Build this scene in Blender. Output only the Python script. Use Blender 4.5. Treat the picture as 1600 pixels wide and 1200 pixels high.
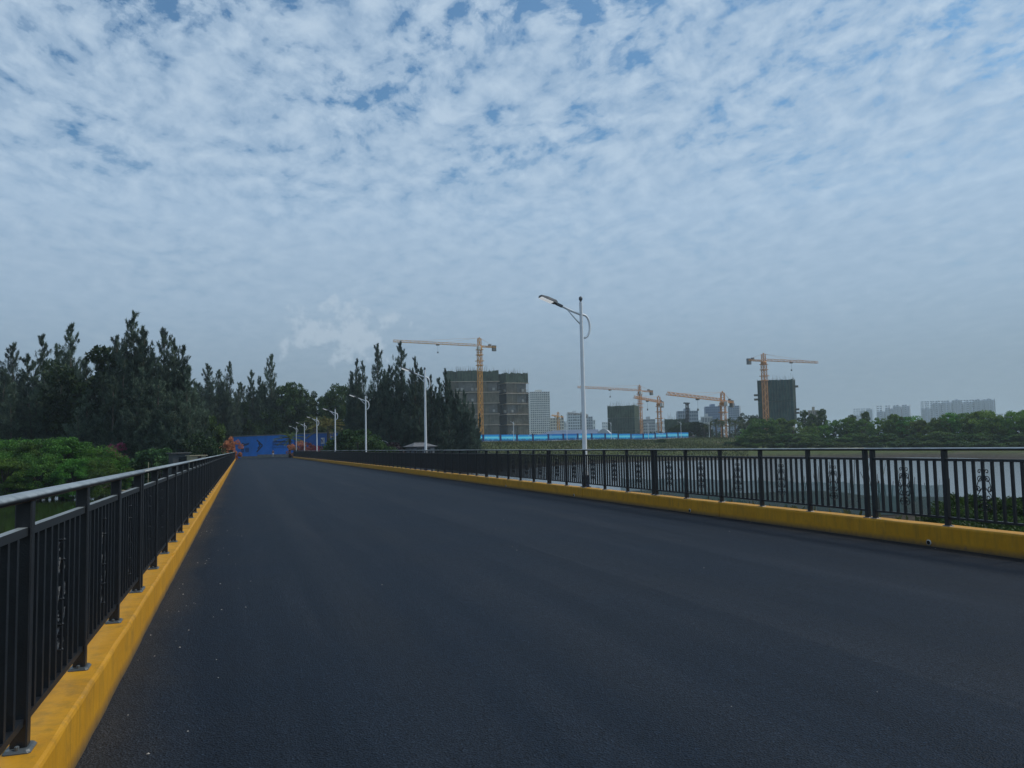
import bpy, math, random
import numpy as np
from mathutils import Vector, Matrix, Euler

random.seed(11); rng = np.random.default_rng(11)
PI = math.pi
for o in list(bpy.data.objects): bpy.data.objects.remove(o)
scene = bpy.context.scene
COL = scene.collection

# ------------------------------------------------------------------ camera
F, YAW, PIT, ROL, EYE = 1280.0, .3204, .0745, -.0208, 1.672
def cam_axes():
    cy, sy, cp, sp = math.cos(YAW), math.sin(YAW), math.cos(PIT), math.sin(PIT)
    fwd = Vector((sy*cp, cy*cp, sp)); right = Vector((cy, -sy, 0)); up = right.cross(fwd)
    cr, sr = math.cos(ROL), math.sin(ROL)
    return right*cr + up*sr, -right*sr + up*cr, fwd
CR, CU, CF = cam_axes()
cam = bpy.data.cameras.new('camera'); camo = bpy.data.objects.new('camera', cam); COL.objects.link(camo)
camo.matrix_world = Matrix(((CR.x, CU.x, -CF.x, 0), (CR.y, CU.y, -CF.y, 0), (CR.z, CU.z, -CF.z, EYE), (0, 0, 0, 1)))
cam.sensor_width = 36; cam.lens = F/1600*36; cam.clip_start = .05; cam.clip_end = 20000
scene.camera = camo

# ------------------------------------------------------------------ sky, sun, exposure
SUN_DIR = Vector((.80, -.05, .95)).normalized()
SUN_EL = math.asin(SUN_DIR.z); SUN_AZ = math.atan2(SUN_DIR.x, SUN_DIR.y)
world = bpy.data.worlds.new('World'); scene.world = world; world.use_nodes = True
NT = world.node_tree; NT.nodes.clear()
def N(nt, typ, **kw):
    n = nt.nodes.new(typ)
    for k, v in kw.items():
        if k == 'inp':
            for a, b in v.items(): n.inputs[a].default_value = b
        else: setattr(n, k, v)
    return n
def math_n(nt, op, a, b=None, c=None, clamp=False):
    n = nt.nodes.new('ShaderNodeMath'); n.operation = op; n.use_clamp = clamp
    for i, v in enumerate((a, b, c)):
        if v is None: continue
        if isinstance(v, (int, float)): n.inputs[i].default_value = v
        else: nt.links.new(v, n.inputs[i])
    return n.outputs[0]
def ramp(nt, fac, stops, interp='LINEAR'):
    n = nt.nodes.new('ShaderNodeValToRGB'); n.color_ramp.interpolation = interp
    e = n.color_ramp.elements
    while len(e) < len(stops): e.new(.5)
    for i, (p, c) in enumerate(stops):
        e[i].position = p; e[i].color = (*c, 1) if len(c) == 3 else c
    if fac is not None: nt.links.new(fac, n.inputs[0])
    return n.outputs[0]
def mixc(nt, fac, a, b, mode='MIX'):
    n = nt.nodes.new('ShaderNodeMix'); n.data_type = 'RGBA'; n.blend_type = mode
    for s, v in ((n.inputs[0], fac), (n.inputs[6], a), (n.inputs[7], b)):
        if isinstance(v, (int, float)): s.default_value = v
        elif isinstance(v, tuple): s.default_value = (*v, 1) if len(v) == 3 else v
        else: nt.links.new(v, s)
    return n.outputs[2]

def build_sky():
    nt = NT; L = nt.links.new
    out = N(nt, 'ShaderNodeOutputWorld'); bg = N(nt, 'ShaderNodeBackground'); bg.inputs[1].default_value = .1
    L(bg.outputs[0], out.inputs[0])
    sky = N(nt, 'ShaderNodeTexSky', sky_type='NISHITA', sun_disc=False, sun_elevation=SUN_EL, sun_rotation=SUN_AZ,
            air_density=1.1, dust_density=1.6, ozone_density=1.6, altitude=0)
    tc = N(nt, 'ShaderNodeTexCoord'); sep = N(nt, 'ShaderNodeSeparateXYZ'); L(tc.outputs['Generated'], sep.inputs[0])
    z = math_n(nt, 'MAXIMUM', sep.outputs[2], 0.0)
    zz = math_n(nt, 'ADD', z, .17)
    u = math_n(nt, 'DIVIDE', sep.outputs[0], zz); v = math_n(nt, 'DIVIDE', sep.outputs[1], zz)
    cmb = N(nt, 'ShaderNodeCombineXYZ'); L(u, cmb.inputs[0]); L(v, cmb.inputs[1])
    mp = N(nt, 'ShaderNodeMapping'); L(cmb.outputs[0], mp.inputs[0])
    mp.inputs['Rotation'].default_value = (0, 0, math.radians(-35)); mp.inputs['Scale'].default_value = (1.35, 1.0, 1)
    mp.inputs['Location'].default_value = (.35, .2, 0)
    w = N(nt, 'ShaderNodeTexNoise', inp={'Scale': 3.0, 'Detail': 2.0}); L(mp.outputs[0], w.inputs['Vector'])
    wv = N(nt, 'ShaderNodeVectorMath', operation='MULTIPLY_ADD'); L(w.outputs['Color'], wv.inputs[0])
    wv.inputs[1].default_value = (.13, .13, 0); L(mp.outputs[0], wv.inputs[2])
    big = N(nt, 'ShaderNodeTexNoise', inp={'Scale': 2.6, 'Detail': 3.0, 'Roughness': .55}); L(wv.outputs[0], big.inputs['Vector'])
    cell = N(nt, 'ShaderNodeTexNoise', inp={'Scale': 11.5, 'Detail': 6.0, 'Roughness': .52, 'Lacunarity': 2.1}); L(wv.outputs[0], cell.inputs['Vector'])
    fine = N(nt, 'ShaderNodeTexNoise', inp={'Scale': 30.0, 'Detail': 5.0, 'Roughness': .62}); L(wv.outputs[0], fine.inputs['Vector'])
    amp = ramp(nt, z, [(0.0, (.15,)*3), (.14, (.32,)*3), (.27, (.62,)*3), (.38, (1.1,)*3), (.6, (1.35,)*3)])
    cc = math_n(nt, 'MULTIPLY_ADD', math_n(nt, 'SUBTRACT', cell.outputs[0], .5), amp, .5)
    s = math_n(nt, 'MULTIPLY', cc, 1.15)
    fa = math_n(nt, 'MULTIPLY', math_n(nt, 'SUBTRACT', fine.outputs[0], .5), amp)
    s = math_n(nt, 'ADD', math_n(nt, 'MULTIPLY_ADD', fa, .52, s), .14)
    ba = math_n(nt, 'MULTIPLY_ADD', math_n(nt, 'SUBTRACT', big.outputs[0], .5), amp, .5)
    s = math_n(nt, 'MULTIPLY_ADD', ba, .85, s)
    # a layer seen edge-on closes up towards the horizon
    low = ramp(nt, z, [(0.0, (.34,)*3), (.25, (.24,)*3), (.38, (.10,)*3), (.55, (0,)*3)])
    s = math_n(nt, 'ADD', s, low)
    mask = ramp(nt, math_n(nt, 'SUBTRACT', s, .545), [(.44, (.05,)*3), (.54, (.5,)*3), (.66, (.86,)*3), (.85, (1,)*3)], 'EASE')
    dens = math_n(nt, 'MULTIPLY', mask, .86)
    # thin veil under the layer
    ccol = ramp(nt, cc, [(.3, (.280, .390, .525)), (.52, (.352, .462, .588)), (.72, (.44, .545, .655))])
    csc = N(nt, 'ShaderNodeVectorMath', operation='SCALE'); L(ccol, csc.inputs[0]); csc.inputs['Scale'].default_value = SKY_CLOUD
    skc = N(nt, 'ShaderNodeVectorMath', operation='MULTIPLY'); L(sky.outputs[0], skc.inputs[0]); skc.inputs[1].default_value = SKY_CLEAR
    c = mixc(nt, dens, skc.outputs[0], csc.outputs[0])
    # one small cumulus far off above the trees
    d0 = CF + CR*((530-800)/F) - CU*((522-600)/F); d0.normalize()
    nrm = N(nt, 'ShaderNodeVectorMath', operation='SUBTRACT'); L(tc.outputs['Generated'], nrm.inputs[0]); nrm.inputs[1].default_value = d0
    sc2 = N(nt, 'ShaderNodeVectorMath', operation='MULTIPLY'); L(nrm.outputs[0], sc2.inputs[0]); sc2.inputs[1].default_value = (1, 1, 2.2)
    ln = N(nt, 'ShaderNodeVectorMath', operation='LENGTH'); L(sc2.outputs[0], ln.inputs[0])
    pn = N(nt, 'ShaderNodeTexNoise', inp={'Scale': 34.0, 'Detail': 7.0, 'Roughness': .62}); L(tc.outputs['Generated'], pn.inputs['Vector'])
    pf = math_n(nt, 'SUBTRACT', math_n(nt, 'MULTIPLY', math_n(nt, 'SUBTRACT', pn.outputs[0], .28), .30), ln.outputs['Value'])
    pm = ramp(nt, math_n(nt, 'MULTIPLY_ADD', pf, 14.0, .26), [(.12, (0,)*3), (.8, (.5,)*3)], 'EASE')
    dim = ramp(nt, z, [(0.0, (.60,)*3), (.08, (.66,)*3), (.17, (.87,)*3), (.27, (1.0,)*3), (.6, (1.0,)*3)])
    c = mixc(nt, 1.0, c, dim, 'MULTIPLY')
    c = mixc(nt, pm, c, tuple(SKY_CLOUD*k for k in (.42, .50, .58)))
    L(c, bg.inputs[0])
SKY_CLOUD = 12.0; SKY_CLEAR = (.60, .94, 1.10)
build_sky()
sun = bpy.data.lights.new('sun', 'SUN'); sun.energy = 2.1; sun.angle = math.radians(10); sun.color = (1, .93, .82)
suno = bpy.data.objects.new('sun', sun); COL.objects.link(suno)
suno.rotation_euler = (-SUN_DIR).to_track_quat('-Z', 'Y').to_euler()
scene.view_settings.view_transform = 'Standard'; scene.view_settings.look = 'None'
scene.view_settings.exposure = 0.0; scene.view_settings.gamma = 1.0; scene.view_settings.use_curve_mapping = False
scene.render.engine = 'CYCLES'
cy = scene.cycles
cy.use_denoising = True; cy.max_bounces = 8; cy.transparent_max_bounces = 16; cy.volume_bounces = 1; cy.diffuse_bounces = 3
cy.caustics_reflective = False; cy.caustics_refractive = False

# ------------------------------------------------------------------ helpers
def hy(px): return 704.3 - .0208*(px - 376)              # horizon row of a photo column
def gp(px, D):                                            # ground point seen in photo column px, D metres deep
    a = math.atan((px - 800)/F); r = D/math.cos(a); az = YAW + a
    return r*math.sin(az), r*math.cos(az)
def zat(px, py, D): return EYE + (hy(px) - py)*D/F

class MB:
    def __init__(s): s.v = []; s.f = []
    def add(s, vs, fs):
        b = len(s.v); s.v += [tuple(x) for x in vs]; s.f += [tuple(i + b for i in q) for q in fs]; return s
    def box(s, x0, x1, y0, y1, z0, z1):
        return s.add([(x0,y0,z0),(x1,y0,z0),(x1,y1,z0),(x0,y1,z0),(x0,y0,z1),(x1,y0,z1),(x1,y1,z1),(x0,y1,z1)],
                     [(0,3,2,1),(4,5,6,7),(0,1,5,4),(1,2,6,5),(2,3,7,6),(3,0,4,7)])
    def cbox(s, x0, x1, y0, y1, z0, z1, c):               # box with chamfered vertical edges and top
        def ring(z, i): 
            return [(x0+i+c,y0+i,z),(x1-i-c,y0+i,z),(x1-i,y0+i+c,z),(x1-i,y1-i-c,z),(x1-i-c,y1-i,z),(x0+i+c,y1-i,z),(x0+i,y1-i-c,z),(x0+i,y0+i+c,z)]
        vs = ring(z0,0)+ring(z1-c,0)+ring(z1,c*.8)
        fs = [tuple(range(7,-1,-1)), tuple(range(16,24))]
        for r in (0, 8):
            fs += [(r+i, r+(i+1)%8, r+8+(i+1)%8, r+8+i) for i in range(8)]
        return s.add(vs, fs)
    def bar(s, p, q, w, h=None):
        p, q = Vector(p), Vector(q); h = h or w; d = (q-p)
        if d.length < 1e-6: return s
        d.normalize(); ref = Vector((0,0,1)) if abs(d.z) < .95 else Vector((1,0,0))
        a = d.cross(ref).normalized()*(w/2); b = a.cross(d).normalized()*(h/2)
        vs = [p-a-b,p+a-b,p+a+b,p-a+b,q-a-b,q+a-b,q+a+b,q-a+b]
        return s.add(vs, [(3,2,1,0),(4,5,6,7),(0,1,5,4),(1,2,6,5),(2,3,7,6),(3,0,4,7)])
    def tube(s, pts, r, n=8, cap=True):
        pts = [Vector(p) for p in pts]; rs = r if isinstance(r, (list, tuple)) else [r]*len(pts)
        vs, fs = [], []; prev = None
        for i, p in enumerate(pts):
            d = (pts[min(i+1, len(pts)-1)] - pts[max(i-1, 0)]).normalized()
            if prev is None:
                ref = Vector((0,0,1)) if abs(d.z) < .9 else Vector((1,0,0)); a = d.cross(ref).normalized()
            else: a = (prev - d*prev.dot(d)).normalized()
            prev = a; b = d.cross(a)
            vs += [p + (a*math.cos(2*PI*k/n) + b*math.sin(2*PI*k/n))*rs[i] for k in range(n)]
        for i in range(len(pts)-1):
            fs += [(i*n+k, i*n+(k+1)%n, (i+1)*n+(k+1)%n, (i+1)*n+k) for k in range(n)]
        if cap: fs += [tuple(range(n-1,-1,-1)), tuple((len(pts)-1)*n+k for k in range(n))]
        return s.add(vs, fs)
    def lathe(s, prof, n=12, c=(0,0)):
        vs, fs = [], []
        for r, z in prof: vs += [(c[0]+r*math.cos(2*PI*k/n), c[1]+r*math.sin(2*PI*k/n), z) for k in range(n)]
        for i in range(len(prof)-1): fs += [(i*n+k, i*n+(k+1)%n, (i+1)*n+(k+1)%n, (i+1)*n+k) for k in range(n)]
        fs += [tuple(range(n-1,-1,-1)), tuple((len(prof)-1)*n+k for k in range(n))]
        return s.add(vs, fs)
    def mesh(s, name, mat=None, smooth=False):
        me = bpy.data.meshes.new(name); me.from_pydata(s.v, [], s.f); me.update()
        if mat: me.materials.append(mat)
        if smooth: me.polygons.foreach_set('use_smooth', [True]*len(me.polygons))
        return me
    def build(s, name, mat, parent=None, smooth=False):
        return link(name, s.mesh(name, mat, smooth), parent)
def link(name, me, parent=None, loc=None, rot=None):
    o = bpy.data.objects.new(name, me); COL.objects.link(o)
    if parent: o.parent = parent
    if loc is not None: o.location = loc
    if rot is not None: o.rotation_euler = rot
    return o
def tag(o, label=None, cat=None, group=None, kind=None):
    if label: o['label'] = label
    if cat: o['category'] = cat
    if group: o['group'] = group
    if kind: o['kind'] = kind
    return o
def thing(name, label, cat, loc=(0,0,0), rz=0.0, group=None):
    o = bpy.data.objects.new(name, None); COL.objects.link(o); o.location = loc; o.rotation_euler = (0,0,rz)
    o.empty_display_size = .2
    return tag(o, label, cat, group)
def copy_tree(o, parent=None, loc=None, rz=None, sc=None, label=None, group=None, color=None):
    c = o.copy(); COL.objects.link(c)
    if parent: c.parent = parent
    if loc is not None: c.location = loc
    if rz is not None: c.rotation_euler = (0,0,rz)
    if sc is not None: c.scale = sc
    if label: c['label'] = label
    if group: c['group'] = group
    for ch in [x for x in KIDS.get(o.name, [])]:
        k = ch.copy(); COL.objects.link(k); k.parent = c; KIDS.setdefault(c.name, []).append(k)
        if color is not None: k.color = color
    return c
KIDS = {}
def quad_mesh(name, V, mat):                              # V: (n,4,3) separate quads
    n = len(V); me = bpy.data.meshes.new(name)
    me.vertices.add(n*4); me.vertices.foreach_set('co', V.astype(np.float32).ravel())
    me.loops.add(n*4); me.loops.foreach_set('vertex_index', np.arange(n*4, dtype=np.int32))
    me.polygons.add(n); me.polygons.foreach_set('loop_start', np.arange(0, n*4, 4, dtype=np.int32))
    try: me.polygons.foreach_set('loop_total', np.full(n, 4, dtype=np.int32))
    except Exception: pass
    me.update(calc_edges=True); me.validate()
    if mat: me.materials.append(mat)
    return me
def leaves(C, Dn, ln, wd):                                # rhombic leaves at C pointing along Dn
    n = len(C); Dn = Dn/np.linalg.norm(Dn, axis=1, keepdims=True)
    r = rng.normal(size=(n, 3)); s = np.cross(Dn, r); s /= np.linalg.norm(s, axis=1, keepdims=True) + 1e-9
    ln = np.asarray(ln).reshape(-1, 1)*np.ones((n, 1)); wd = np.asarray(wd).reshape(-1, 1)*np.ones((n, 1))
    return np.stack([C - Dn*ln/2, C + s*wd/2, C + Dn*ln/2, C - s*wd/2], 1)

# ------------------------------------------------------------------ materials
MATS = {}
def mat(name, col, rough=.7, var=.15, scale=6.0, bump=0.0, bscale=40.0, metal=0.0, spec=.5, col2=None, objcol=False, stretch=None, stain=0.0):
    if name in MATS: return MATS[name]
    m = bpy.data.materials.new(name); m.use_nodes = True; nt = m.node_tree; L = nt.links.new
    b = nt.nodes['Principled BSDF']; b.inputs['Roughness'].default_value = rough; b.inputs['Metallic'].default_value = metal
    b.inputs['Specular IOR Level'].default_value = spec
    geo = N(nt, 'ShaderNodeNewGeometry'); vec = geo.outputs['Position']
    if stretch:
        mp = N(nt, 'ShaderNodeMapping'); mp.inputs['Scale'].default_value = stretch; L(vec, mp.inputs[0]); vec = mp.outputs[0]
    nz = N(nt, 'ShaderNodeTexNoise', inp={'Scale': scale, 'Detail': 5.0, 'Roughness': .6}); L(vec, nz.inputs['Vector'])
    c2 = col2 or tuple(min(1, x*(1+var)) for x in col); c1 = col if col2 else tuple(x*(1-var) for x in col)
    c = ramp(nt, nz.outputs[0], [(.32, c1), (.68, c2)])
    if stain:
        n2 = N(nt, 'ShaderNodeTexNoise', inp={'Scale': scale*.35, 'Detail': 7.0, 'Roughness': .7}); L(vec, n2.inputs['Vector'])
        c = mixc(nt, ramp(nt, n2.outputs[0], [(.52, (0,)*3), (.72, (stain,)*3)]), c, tuple(x*.45 for x in col))
    if objcol:
        oi = N(nt, 'ShaderNodeObjectInfo'); c = mixc(nt, 1.0, c, oi.outputs['Color'], 'MULTIPLY')
    L(c, b.inputs['Base Color'])
    if bump:
        nb = N(nt, 'ShaderNodeTexNoise', inp={'Scale': bscale, 'Detail': 4.0}); L(geo.outputs['Position'], nb.inputs['Vector'])
        bp = N(nt, 'ShaderNodeBump', inp={'Strength': bump, 'Distance': .02}); L(nb.outputs[0], bp.inputs['Height']); L(bp.outputs[0], b.inputs['Normal'])
    MATS[name] = m; return m

def foliage(name, c1, c2, transl=.25):
    m = bpy.data.materials.new(name); m.use_nodes = True; nt = m.node_tree; L = nt.links.new
    b = nt.nodes['Principled BSDF']; out = nt.nodes['Material Output']; b.inputs['Roughness'].default_value = .6
    b.inputs['Specular IOR Level'].default_value = .25
    geo = N(nt, 'ShaderNodeNewGeometry'); oi = N(nt, 'ShaderNodeObjectInfo')
    nz = N(nt, 'ShaderNodeTexNoise', inp={'Scale': .9, 'Detail': 3.0}); L(geo.outputs['Position'], nz.inputs['Vector'])
    f = math_n(nt, 'ADD', math_n(nt, 'MULTIPLY', geo.outputs['Random Per Island'], .45), math_n(nt, 'MULTIPLY_ADD', math_n(nt, 'SUBTRACT', nz.outputs[0], .5), 1.5, .3))
    c = ramp(nt, f, [(.2, c1), (.85, c2)])
    rnd = math_n(nt, 'MULTIPLY_ADD', oi.outputs['Random'], .5, .75)
    c = mixc(nt, 1.0, c, oi.outputs['Color'], 'MULTIPLY')
    sc = N(nt, 'ShaderNodeVectorMath', operation='SCALE'); L(c, sc.inputs[0]); L(rnd, sc.inputs['Scale'])
    L(sc.outputs[0], b.inputs['Base Color'])
    t = N(nt, 'ShaderNodeBsdfTranslucent'); L(sc.outputs[0], t.inputs[0])
    mx = N(nt, 'ShaderNodeMixShader'); mx.inputs[0].default_value = transl
    L(b.outputs[0], mx.inputs[1]); L(t.outputs[0], mx.inputs[2]); L(mx.outputs[0], out.inputs[0])
    return m

def asphalt_mat():
    m = bpy.data.materials.new('asphalt'); m.use_nodes = True; nt = m.node_tree; L = nt.links.new
    b = nt.nodes['Principled BSDF']; geo = N(nt, 'ShaderNodeNewGeometry')
    mp = N(nt, 'ShaderNodeMapping'); mp.inputs['Scale'].default_value = (1.1, .05, 1); L(geo.outputs['Position'], mp.inputs[0])
    st = N(nt, 'ShaderNodeTexNoise', inp={'Scale': 1.6, 'Detail': 5.0, 'Roughness': .7}); L(mp.outputs[0], st.inputs['Vector'])
    pt = N(nt, 'ShaderNodeTexNoise', inp={'Scale': .35, 'Detail': 6.0, 'Roughness': .65}); L(geo.outputs['Position'], pt.inputs['Vector'])
    gr = N(nt, 'ShaderNodeTexVoronoi', inp={'Scale': 85.0}); L(geo.outputs['Position'], gr.inputs['Vector'])
    base = ramp(nt, st.outputs[0], [(.32, (.0046, .0095, .018)), (.5, (.0092, .0162, .0278)), (.66, (.0185, .0260, .0385))])
    c = mixc(nt, ramp(nt, pt.outputs[0], [(.45, (0,)*3), (.75, (.35,)*3)]), base, (.020, .022, .026))
    sx = N(nt, 'ShaderNodeSeparateXYZ'); L(geo.outputs['Position'], sx.inputs[0])
    jn = N(nt, 'ShaderNodeTexNoise', inp={'Scale': .6, 'Detail': 5.0}); L(geo.outputs['Position'], jn.inputs['Vector'])
    for x0, wd, k in ((4.55, .05, .22), (4.9, .5, .14), (1.2, .4, .2), (2.7, .35, .16), (7.2, .5, .12)):
        dx = math_n(nt, 'ABSOLUTE', math_n(nt, 'SUBTRACT', math_n(nt, 'MULTIPLY_ADD', jn.outputs[0], .12, sx.outputs[0]), x0 + .06))
        c = mixc(nt, math_n(nt, 'MULTIPLY', ramp(nt, math_n(nt, 'DIVIDE', dx, wd*2), [(.2, (k,)*3), (.5, (0,)*3)]), jn.outputs[0]), c, (.048, .049, .052))
    kd = math_n(nt, 'MINIMUM', math_n(nt, 'ADD', sx.outputs[0], .836), math_n(nt, 'SUBTRACT', 10.0, sx.outputs[0]))
    kd = math_n(nt, 'MULTIPLY_ADD', math_n(nt, 'SUBTRACT', pt.outputs[0], .5), -1.1, kd)
    c = mixc(nt, ramp(nt, kd, [(.02, (.5,)*3), (.40, (0,)*3)]), c, (.050, .046, .042))
    stone = ramp(nt, gr.outputs['Color'], [(.0, (.18,)*3), (.25, (.75,)*3), (.7, (1.15,)*3), (.92, (1.7,)*3), (.985, (3.0,)*3)])
    c = mixc(nt, 1.0, c, stone, 'MULTIPLY')
    L(c, b.inputs['Base Color'])
    L(ramp(nt, st.outputs[0], [(.3, (.60,)*3), (.7, (.74,)*3)]), b.inputs['Roughness'])
    b.inputs['Specular IOR Level'].default_value = .11
    bp = N(nt, 'ShaderNodeBump', inp={'Strength': .8, 'Distance': .010}); L(gr.outputs['Distance'], bp.inputs['Height']); L(bp.outputs[0], b.inputs['Normal'])
    return m

def yellow_mat():
    m = bpy.data.materials.new('yellow_paint'); m.use_nodes = True; nt = m.node_tree; L = nt.links.new
    b = nt.nodes['Principled BSDF']; geo = N(nt, 'ShaderNodeNewGeometry')
    n1 = N(nt, 'ShaderNodeTexNoise', inp={'Scale': 3.0, 'Detail': 6.0, 'Roughness': .65}); L(geo.outputs['Position'], n1.inputs['Vector'])
    mp = N(nt, 'ShaderNodeMapping'); mp.inputs['Scale'].default_value = (3, 3, .35); L(geo.outputs['Position'], mp.inputs[0])
    n2 = N(nt, 'ShaderNodeTexNoise', inp={'Scale': 4.0, 'Detail': 5.0, 'Roughness': .6}); L(mp.outputs[0], n2.inputs['Vector'])
    c = ramp(nt, n1.outputs[0], [(.3, (.48, .222, .006)), (.7, (.60, .290, .012))])
    c = mixc(nt, ramp(nt, n2.outputs[0], [(.48, (0,)*3), (.74, (.6,)*3)]), c, (.26, .15, .02))
    n3 = N(nt, 'ShaderNodeTexNoise', inp={'Scale': 14.0, 'Detail': 6.0, 'Roughness': .7}); L(geo.outputs['Position'], n3.inputs['Vector'])
    c = mixc(nt, ramp(nt, n3.outputs[0], [(.66, (0,)*3), (.72, (.6,)*3)]), c, (.50, .44, .33))
    n4 = N(nt, 'ShaderNodeTexNoise', inp={'Scale': 1.3, 'Detail': 8.0, 'Roughness': .75}); L(geo.outputs['Position'], n4.inputs['Vector'])
    c = mixc(nt, ramp(nt, n4.outputs[0], [(.56, (0,)*3), (.70, (.5,)*3)]), c, (.13, .085, .03))
    sp = N(nt, 'ShaderNodeSeparateXYZ'); L(geo.outputs['Position'], sp.inputs[0])
    g = math_n(nt, 'MULTIPLY_ADD', n2.outputs[0], .12, sp.outputs[2])
    c = mixc(nt, ramp(nt, g, [(.07, (.85,)*3), (.16, (0,)*3)]), c, (.09, .07, .045))   # road splash at the foot
    L(c, b.inputs['Base Color']); b.inputs['Roughness'].default_value = .62; b.inputs['Specular IOR Level'].default_value = .3
    bp = N(nt, 'ShaderNodeBump', inp={'Strength': .35, 'Distance': .012}); L(n3.outputs[0], bp.inputs['Height']); L(bp.outputs[0], b.inputs['Normal'])
    return m

def ground_mat():
    m = bpy.data.materials.new('ground'); m.use_nodes = True; nt = m.node_tree; L = nt.links.new
    b = nt.nodes['Principled BSDF']; geo = N(nt, 'ShaderNodeNewGeometry')
    n1 = N(nt, 'ShaderNodeTexNoise', inp={'Scale': .06, 'Detail': 8.0, 'Roughness': .68}); L(geo.outputs['Position'], n1.inputs['Vector'])
    n2 = N(nt, 'ShaderNodeTexNoise', inp={'Scale': .8, 'Detail': 8.0, 'Roughness': .72}); L(geo.outputs['Position'], n2.inputs['Vector'])
    grass = ramp(nt, n2.outputs[0], [(.3, (.035, .052, .016)), (.5, (.068, .088, .028)), (.7, (.11, .112, .048))])
    soil = ramp(nt, n2.outputs[0], [(.3, (.10, .082, .058)), (.7, (.21, .175, .125))])
    c = mixc(nt, ramp(nt, n1.outputs[0], [(.57, (0,)*3), (.66, (.85,)*3)]), grass, soil)
    sp = N(nt, 'ShaderNodeSeparateXYZ'); L(geo.outputs['Position'], sp.inputs[0])
    zf = math_n(nt, 'MULTIPLY_ADD', n2.outputs[0], .9, sp.outputs[2])
    mud = ramp(nt, n2.outputs[0], [(.3, (.035, .031, .025)), (.7, (.080, .068, .052))])
    mk = N(nt, 'ShaderNodeMapRange'); L(zf, mk.inputs[0]); mk.inputs[1].default_value = -2.1; mk.inputs[2].default_value = -1.4; mk.inputs[3].default_value = 1; mk.inputs[4].default_value = 0
    c = mixc(nt, mk.outputs[0], c, mud)
    L(c, b.inputs['Base Color']); b.inputs['Roughness'].default_value = .95; b.inputs['Specular IOR Level'].default_value = .1
    bp = N(nt, 'ShaderNodeBump', inp={'Strength': .8, 'Distance': .4}); L(n2.outputs[0], bp.inputs['Height']); L(bp.outputs[0], b.inputs['Normal'])
    return m

def water_mat():
    m = bpy.data.materials.new('water'); m.use_nodes = True; nt = m.node_tree; L = nt.links.new
    b = nt.nodes['Principled BSDF']; geo = N(nt, 'ShaderNodeNewGeometry')
    b.inputs['IOR'].default_value = 1.33
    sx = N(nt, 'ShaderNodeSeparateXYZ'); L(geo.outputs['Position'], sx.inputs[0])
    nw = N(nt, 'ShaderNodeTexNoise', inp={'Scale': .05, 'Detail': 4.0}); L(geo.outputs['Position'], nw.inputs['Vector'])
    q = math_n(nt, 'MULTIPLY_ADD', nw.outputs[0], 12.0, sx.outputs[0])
    f = N(nt, 'ShaderNodeMapRange'); L(q, f.inputs[0]); f.inputs[1].default_value = 0; f.inputs[2].default_value = 26   # green mangrove reflection painted into the still cove; open rippled water
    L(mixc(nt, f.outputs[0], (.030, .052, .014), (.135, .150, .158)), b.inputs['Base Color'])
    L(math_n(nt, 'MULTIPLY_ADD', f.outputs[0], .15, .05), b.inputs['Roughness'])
    mp = N(nt, 'ShaderNodeMapping'); mp.inputs['Scale'].default_value = (1, 1.6, 1); L(geo.outputs['Position'], mp.inputs[0])
    n1 = N(nt, 'ShaderNodeTexNoise', inp={'Scale': 1.3, 'Detail': 4.0}); L(mp.outputs[0], n1.inputs['Vector'])
    bp = N(nt, 'ShaderNodeBump', inp={'Strength': .06, 'Distance': .08}); L(n1.outputs[0], bp.inputs['Height']); L(bp.outputs[0], b.inputs['Normal'])
    return m

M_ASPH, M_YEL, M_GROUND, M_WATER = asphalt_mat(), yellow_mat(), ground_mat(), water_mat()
M_IRON = mat('black_iron', (.011, .013, .016), .40, .25, 9, .12, 120, 0, .5)
M_RAILTOP = mat('dusty_rail', (.075, .088, .095), .36, .3, 5, .15, 90, 0, .5)
def hand_mat():                                            # black gloss paint; dust and sky sheen painted grey where it faces up
    m = bpy.data.materials.new('pale_top_handrail'); m.use_nodes = True; nt = m.node_tree; L = nt.links.new
    b = nt.nodes['Principled BSDF']; geo = N(nt, 'ShaderNodeNewGeometry'); sp = N(nt, 'ShaderNodeSeparateXYZ'); L(geo.outputs['Normal'], sp.inputs[0])
    n1 = N(nt, 'ShaderNodeTexNoise', inp={'Scale': 6.0, 'Detail': 7.0, 'Roughness': .7}); L(geo.outputs['Position'], n1.inputs['Vector'])
    d = math_n(nt, 'ADD', sp.outputs[2], math_n(nt, 'MULTIPLY', math_n(nt, 'SUBTRACT', n1.outputs[0], .5), .9))
    c = mixc(nt, ramp(nt, d, [(.15, (0,)*3), (.75, (1,)*3)]), (.016, .019, .022), ramp(nt, n1.outputs[0], [(.3, (.17, .20, .215)), (.7, (.32, .36, .375))]))
    L(c, b.inputs['Base Color']); b.inputs['Roughness'].default_value = .42
    return m
M_HAND = hand_mat()
M_CONC = mat('concrete', (.26, .25, .235), .9, .2, 2.5, .3, 30, stain=.5)
M_WHITE = mat('white_enamel', (.86, .87, .88), .35, .05, 3)
M_NAVY = mat('navy_box', (.02, .03, .07), .5, .2)
M_LAMPDARK = mat('lamp_casing', (.11, .12, .13), .45, .15)
M_LENS = mat('lamp_lens', (.85, .87, .88), .12, .03)
_b = M_LENS.node_tree.nodes['Principled BSDF']; _b.inputs['Emission Color'].default_value = (.9, .95, 1, 1); _b.inputs['Emission Strength'].default_value = .45
M_BARK = mat('bark', (.085, .07, .055), .95, .35, 8, .6, 25)
M_CASU = foliage('casuarina_needles', (.024, .042, .032), (.135, .19, .125))
M_LEAF = foliage('broad_leaves', (.022, .046, .016), (.085, .135, .045), .3)
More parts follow.
